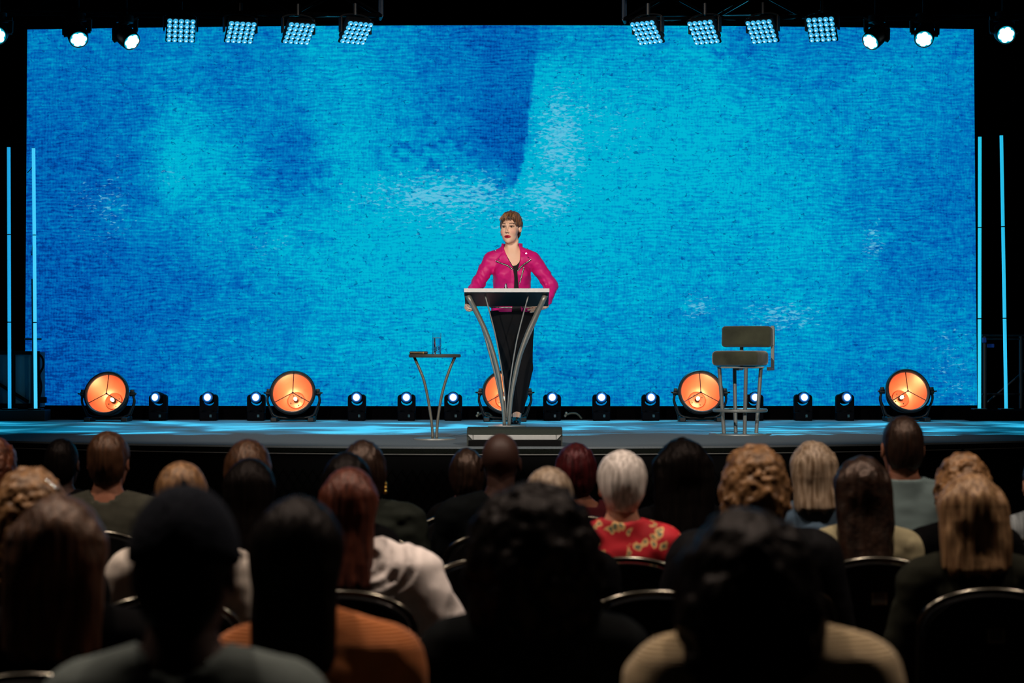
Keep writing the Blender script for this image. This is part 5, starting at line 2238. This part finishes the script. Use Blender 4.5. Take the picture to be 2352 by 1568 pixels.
def knit(name, c):
    m = mat(name, rgb(*c), 0.9, var=0.1, scale=20, sheen=0.3, spec=0.15)
    nt = m.node_tree
    N, L = nt.nodes, nt.links
    wv = N.new('ShaderNodeTexWave')
    wv.bands_direction = 'Z'
    wv.inputs['Scale'].default_value = 48
    wv.inputs['Distortion'].default_value = 1.0
    tc = N.new('ShaderNodeTexCoord')
    L.new(tc.outputs['Object'], wv.inputs['Vector'])
    bp = N.new('ShaderNodeBump')
    bp.inputs['Strength'].default_value = 0.8
    bp.inputs['Distance'].default_value = 0.006
    L.new(wv.outputs[0], bp.inputs['Height'])
    L.new(bp.outputs[0], N['Principled BSDF'].inputs['Normal'])
    return m


CLOTH = {
    'black': mat('black_cloth', rgb(6, 6, 7), 0.95, var=0.2, spec=0.05),
    'olive': mat('olive_tee', rgb(56, 56, 48), 0.9, var=0.12, spec=0.05),
    'jacket': mat('dark_olive_jacket', rgb(30, 34, 29), 0.75, var=0.3, scale=12, spec=0.05),
    'white': mat('white_satin_blouse', rgb(232, 222, 216), 0.55, var=0.06, sheen=0.2, spec=0.05),
    'shirt': mat('white_shirt', rgb(196, 186, 174), 0.8, var=0.06, spec=0.05),
    'floral': floral(),
    'teal': mat('grey_teal_shirt', rgb(96, 112, 112), 0.85, var=0.08, scale=9, spec=0.05),
    'denim': mat('denim_shirt', rgb(78, 98, 116), 0.85, var=0.12, spec=0.05),
    'cream': mat('cream_cotton', rgb(150, 142, 112), 0.85, var=0.08, spec=0.05),
    'rust': knit('rust_knit', (186, 106, 46)),
    'beige': knit('beige_ribbed_knit', (178, 156, 118)),
    'grey': mat('grey_green_shirt', rgb(92, 100, 97), 0.85, var=0.08, spec=0.05),
    'charcoal': mat('charcoal_jacket', rgb(15, 15, 17), 0.7, var=0.25, spec=0.05),
    'darkteal': mat('black_teal_cloth', rgb(6, 9, 10), 0.85, var=0.25, spec=0.05),
    'stripe': mat('grey_striped_shirt', rgb(104, 110, 112), 0.85, var=0.5, scale=6, stretch=(14, 1, .5), spec=0.05),
    'darkgreen': mat('dark_green_top', rgb(30, 31, 24), 0.85, var=0.2, spec=0.05),
    'maroon': mat('maroon_top', rgb(50, 14, 18), 0.9, spec=0.05),
}
FAIR, TAN, BROWN, DEEP = (188, 136, 110), (140, 92, 70), (112, 68, 48), (54, 34, 27)
HM = {
    'auburn': ('auburn_hair', (58, 20, 12), (128, 62, 40)), 'brown': ('brown_hair', (48, 28, 17), (104, 66, 40)), 'dark': ('dark_brown_hair', (22, 14, 10), (58, 36, 24)),
    'black': ('black_hair', (8, 7, 7), (22, 17, 15)), 'white': ('white_hair', (148, 140, 132), (222, 214, 206)), 'blonde': ('blonde_hair', (108, 74, 46), (196, 156, 112)),
    'sandy': ('sandy_hair', (88, 60, 36), (176, 130, 84)), 'burgundy': ('burgundy_hair', (46, 8, 12), (96, 24, 28)), 'redbrown': ('red_brown_hair', (60, 26, 14), (122, 64, 36)),
    'ash': ('ash_blonde_hair', (116, 92, 66), (198, 176, 150))}

# px, top of head py, depth, skin, hair(style, colour, L, w, amp, freq, vol), top(kind, options), label
AUD = [
    (-14, 1003, 7.9, FAIR, ('big', 'redbrown', .10, .092, .010, 38, .004), ('black', {}), 'seated person with reddish wavy hair, cut off at the front-row edge'),
    (143, 1007, 8.8, DEEP, ('crop', 'black', 0, .08, .002, 50, -.003), ('black', {}), 'seated person with close-cropped dark hair beside the tee-shirted man'),
    (250, 987, 7.95, TAN, ('short', 'brown', 0, .08, .004, 45, .003), ('olive', dict(sw=.215)), 'seated man in an olive grey tee with short brown hair'),
    (571, 1003, 7.9, FAIR, ('bob', 'brown', 0, .092, .004, 40, .010), ('black', {}), 'seated woman with light brown bob in the front row'),
    (575, 1048, 6.95, TAN, ('long', 'black', .28, .086, .003, 40, .006), ('black', {}), 'seated woman with long black hair in front of the brown bob'),
    (836, 1007, 7.9, TAN, ('bob', 'dark', 0, .088, .006, 36, .006), ('jacket', dict(sw=.225, puff=.012, amp=.009)), 'seated woman in dark olive jacket with gold earring, front row'),
    (798, 1035, 7.0, TAN, ('bob', 'black', 0, .088, .005, 36, .006), ('black', dict(sw=.17)), 'seated person with black hair showing just above the auburn hair'),
    (803, 1069, 6.1, FAIR, ('long', 'auburn', .27, .082, .003, 46, .004), ('white', dict(sw=.195, puff=.030, lean=.055, drape=.010, amp=.006, out=.085)), 'woman with long auburn hair in a draped white blouse'),
    (1150, 993, 7.9, DEEP, None, ('darkteal', dict(sw=.235)), 'bald man in black seated right before the stage monitor'),
    (1073, 1028, 8.75, TAN, ('bob', 'dark', 0, .078, .006, 36, .0), ('black', dict(sw=.17)), 'seated person with dark hair leaning close beside the bald man'),
    (1322, 1013, 8.6, BROWN, ('bob', 'burgundy', 0, .094, .006, 34, .008), ('maroon', dict(sw=.17, neck=.10)), 'woman with burgundy bob and bare brown shoulder in the front row'),
    (1260, 1072, 6.1, FAIR, ('crop', 'ash', 0, .08, .003, 45, -.002), ('black', {}), 'man with short thinning ash hair just behind the burgundy bob'),
    (1428, 1028, 7.0, FAIR, ('short', 'white', 0, .082, .004, 34, .010), ('floral', dict(sw=.195, puff=.008, collar=.03)), 'white-haired woman in a red floral blouse'),
    (1568, 995, 7.7, TAN, ('long', 'black', .30, .118, .006, 30, .022), ('black', {}), 'woman with wide long black hair beside the red floral blouse'),
    (1732, 1023, 6.35, FAIR, ('big', 'sandy', .06, .100, .014, 36, .010), ('charcoal', dict(sw=.235, puff=.024)), 'person with curly golden brown hair in a charcoal jacket'),
    (1867, 1008, 7.9, FAIR, ('long', 'ash', .17, .092, .005, 38, .008), ('denim', {}), 'woman with ash blonde hair over a denim collar'),
    (1978, 1040, 7.0, FAIR, ('long', 'dark', .30, .100, .010, 26, .012), ('cream', dict(sw=.205)), 'woman with long wavy dark hair in a cream shirt'),
    (2072, 955, 7.95, TAN, ('crop', 'dark', 0, .08, .002, 50, -.002), ('teal', dict(sw=.215, collar=.035)), 'tall man with dark hair and grey teal collared shirt'),
    (2209, 1040, 7.05, FAIR, ('big', 'sandy', .02, .094, .013, 38, .006), ('black', {}), 'person with short curly blonde hair behind the straight blonde hair'),
    (2228, 1078, 6.15, FAIR, ('long', 'blonde', .20, .112, .009, 26, .014), ('darkgreen', dict(sw=.215)), 'woman with straight layered blonde hair and dark green top'),
    (2392, 1045, 7.9, FAIR, ('short', 'dark', 0, .08, .004, 40, .0), ('stripe', dict(sw=.20)), 'person in grey striped shirt cut off at the edge past the blonde heads'),
    (72, 1075, 5.6, FAIR, ('big', 'sandy', .16, .108, .013, 36, .008), ('black', {}), 'person with curly sandy hair and a sparkling hair clip'),
    (140, 1120, 4.65, FAIR, ('long', 'brown', .25, .118, .006, 30, .020), ('black', dict(sw=.225)), 'woman with long warm brown hair and black top in the rear rows'),
    (418, 1060, 6.0, FAIR, ('crop', 'sandy', 0, .08, .003, 45, -.002), ('shirt', dict(sw=.205, out=.03)), 'man with short sandy hair and white shirt, mostly hidden behind the navy cap'),
    (425, 1105, 3.4, DEEP, ('crop', 'black', 0, .08, .002, 50, -.004), ('grey', dict(sw=.21)), 'nearest man wearing a navy cap and grey green shirt'),
    (685, 1130, 4.2, DEEP, ('long', 'black', .24, .088, .004, 34, .008), ('rust', dict(sw=.20, lean=.04)), 'near person with black hair in a rust orange knit sweater'),
    (1225, 1110, 4.3, DEEP, ('big', 'black', .14, .140, .016, 26, .020), ('darkteal', dict(sw=.225)), 'near person with large curly black hair, all in black'),
    (1713, 1170, 3.6, DEEP, ('big', 'black', .15, .126, .014, 24, .010), ('beige', dict(sw=.22, lean=.03, lift=.055)), 'near person with big black hair in a beige ribbed sweater'),
]
chair0 = make_chair()
first = True
OCC = []
for (px, py, Y, tone, hr, tp, lab) in AUD:
    x = (px - CX) / F * Y
    H = EYE - (py - CY) / F * Y
    vol = hr[6] if hr else -0.01
    top_h = 1.165 + 0.033 + 0.094 + vol * 1.4 if hr else 1.165 + 0.122
    if lab.startswith('nearest'):
        top_h = 1.165 + 0.145
    if hr and hr[0] == 'fringe':
        top_h = 1.165 + 0.122
    if hr and hr[0] == 'big':
        top_h = 1.165 + max(0.127 + vol * 0.7, 0.12 + vol) + 0.004
    sc = H / top_h
    p = tag(link('person', body_mesh(tone)), lab, 'person', 'audience seen from behind')
    p.location = (x, Y, 0)
    p.scale = (sc, sc, sc)
    OCC.append(p)
    if hr:
        f_, lo, hi = hair_shape(hr[0], hr[2] or 0.2, hr[3], hr[4], hr[5], hr[6])
        v, q = sdf_mesh(f_, lo, hi, 0.0055)
        nm, dk, lt_ = HM[hr[1]]
        curly = hr[4] > 0.009
        link('hair', np_mesh('hair', [(v, q)]), hair_mat(nm + ('_curly' if curly else ''), dk, lt_, streak=not curly), p)
    kind, opt = tp
    opt = dict(opt)
    lift = opt.pop('lift', 0.0)
    f_, lo, hi = top_shape(**opt)
    v, q = sdf_mesh(f_, lo, hi, 0.010)
    names = {'jacket': 'jacket', 'charcoal': 'jacket', 'white': 'blouse', 'floral': 'blouse', 'rust': 'sweater', 'beige': 'sweater', 'olive': 'tee_shirt'}
    link(names.get(kind, 'shirt'), np_mesh('clothing', [(v, q)]), CLOTH[kind], p).location = (0, 0, lift)
    link('trousers', ME_TROUSERS, None, p)
    for s_ in (-1, 1):
        o = link('shoe', ME_SHOE, None, p)
        o.location = (0.115 * s_, 0.46, 0)
    # chair
    c = chair0 if first else copy_tree(chair0)
    first = False
    c.location = (x, Y - 0.02, 0)
    who = lab
    c['label'] = ('black chair with chrome rim under the ' + who.replace('seated ', ''))
    w_ = c['label'].split()
    c['label'] = ' '.join(w_[:16])

for (px, Y, lab) in ((1130, 7.0, 'empty black chair in the row between the bald man and the big curly hair'), (1492, 6.1, 'empty black chair with chrome rim just behind the red floral blouse')):
    c = copy_tree(chair0)
    c.location = ((px - CX) / F * Y, Y - 0.02, 0)
    c['label'] = lab

# extras on individual people
def child_at(p, name, bm, m, smooth=180):
    return obj(name, bm, m, p, smooth)


GOLD = mat('gold_metal', rgb(200, 160, 80), 0.25, 1.0)
SPARK = mat('rhinestone', rgb(245, 245, 240), 0.05, 0.8)
bm = NB()
for k_ in range(3):
    sphere(bm, (0.086, 0.0, 1.115 - 0.016 * k_), 0.011, 8, 6)
child_at(OCC[5], 'earring', bm, GOLD)
bm = NB()
sphere(bm, (0.080, -0.01, 1.105), 0.007, 8, 6)
child_at(OCC[4], 'earring', bm, CHROME)
bm = NB()
for k_ in range(3):
    sphere(bm, (0.058 + 0.012 * k_, -0.066, 1.268 - 0.010 * k_), 0.008, 8, 6)
tube(bm, [(0.03, -0.07, 1.285), (0.095, -0.06, 1.245)], 0.004, 6)
child_at(OCC[21], 'hair_clip', bm, SPARK)
# navy cap
NAVY = mat('navy_cap_cloth', rgb(7, 12, 22), 0.95, var=0.15, spec=0.1)
cf = lambda P: np.maximum(np.abs(sell(P, (0, -0.010, 1.190), (0.085, 0.106, 0.113))) - 0.004, 1.180 - P[:, 2] - 0.25 * P[:, 1])
v, q = sdf_mesh(cf, (-0.13, -0.16, 1.12), (0.13, 0.14, 1.33), 0.006)
cap = link('cap', np_mesh('cap', [(v, q)]), NAVY, OCC[24])
bf = lambda P: np.maximum(np.abs(P[:, 2] - 1.190 + 0.9 * P[:, 0] ** 2 + 0.25 * (P[:, 1] - 0.1)) - 0.003, sell(P, (0, 0.11, 1.19), (0.085, 0.075, 0.08)))
v, q = sdf_mesh(bf, (-0.12, 0.02, 1.12), (0.12, 0.21, 1.24), 0.006)
link('cap_brim', np_mesh('cap_brim', [(v, q)]), NAVY, cap)
bm = NB()
sphere(bm, (0, -0.010, 1.309), 0.008, 8, 6)
obj('cap_button', bm, NAVY, cap, 180)
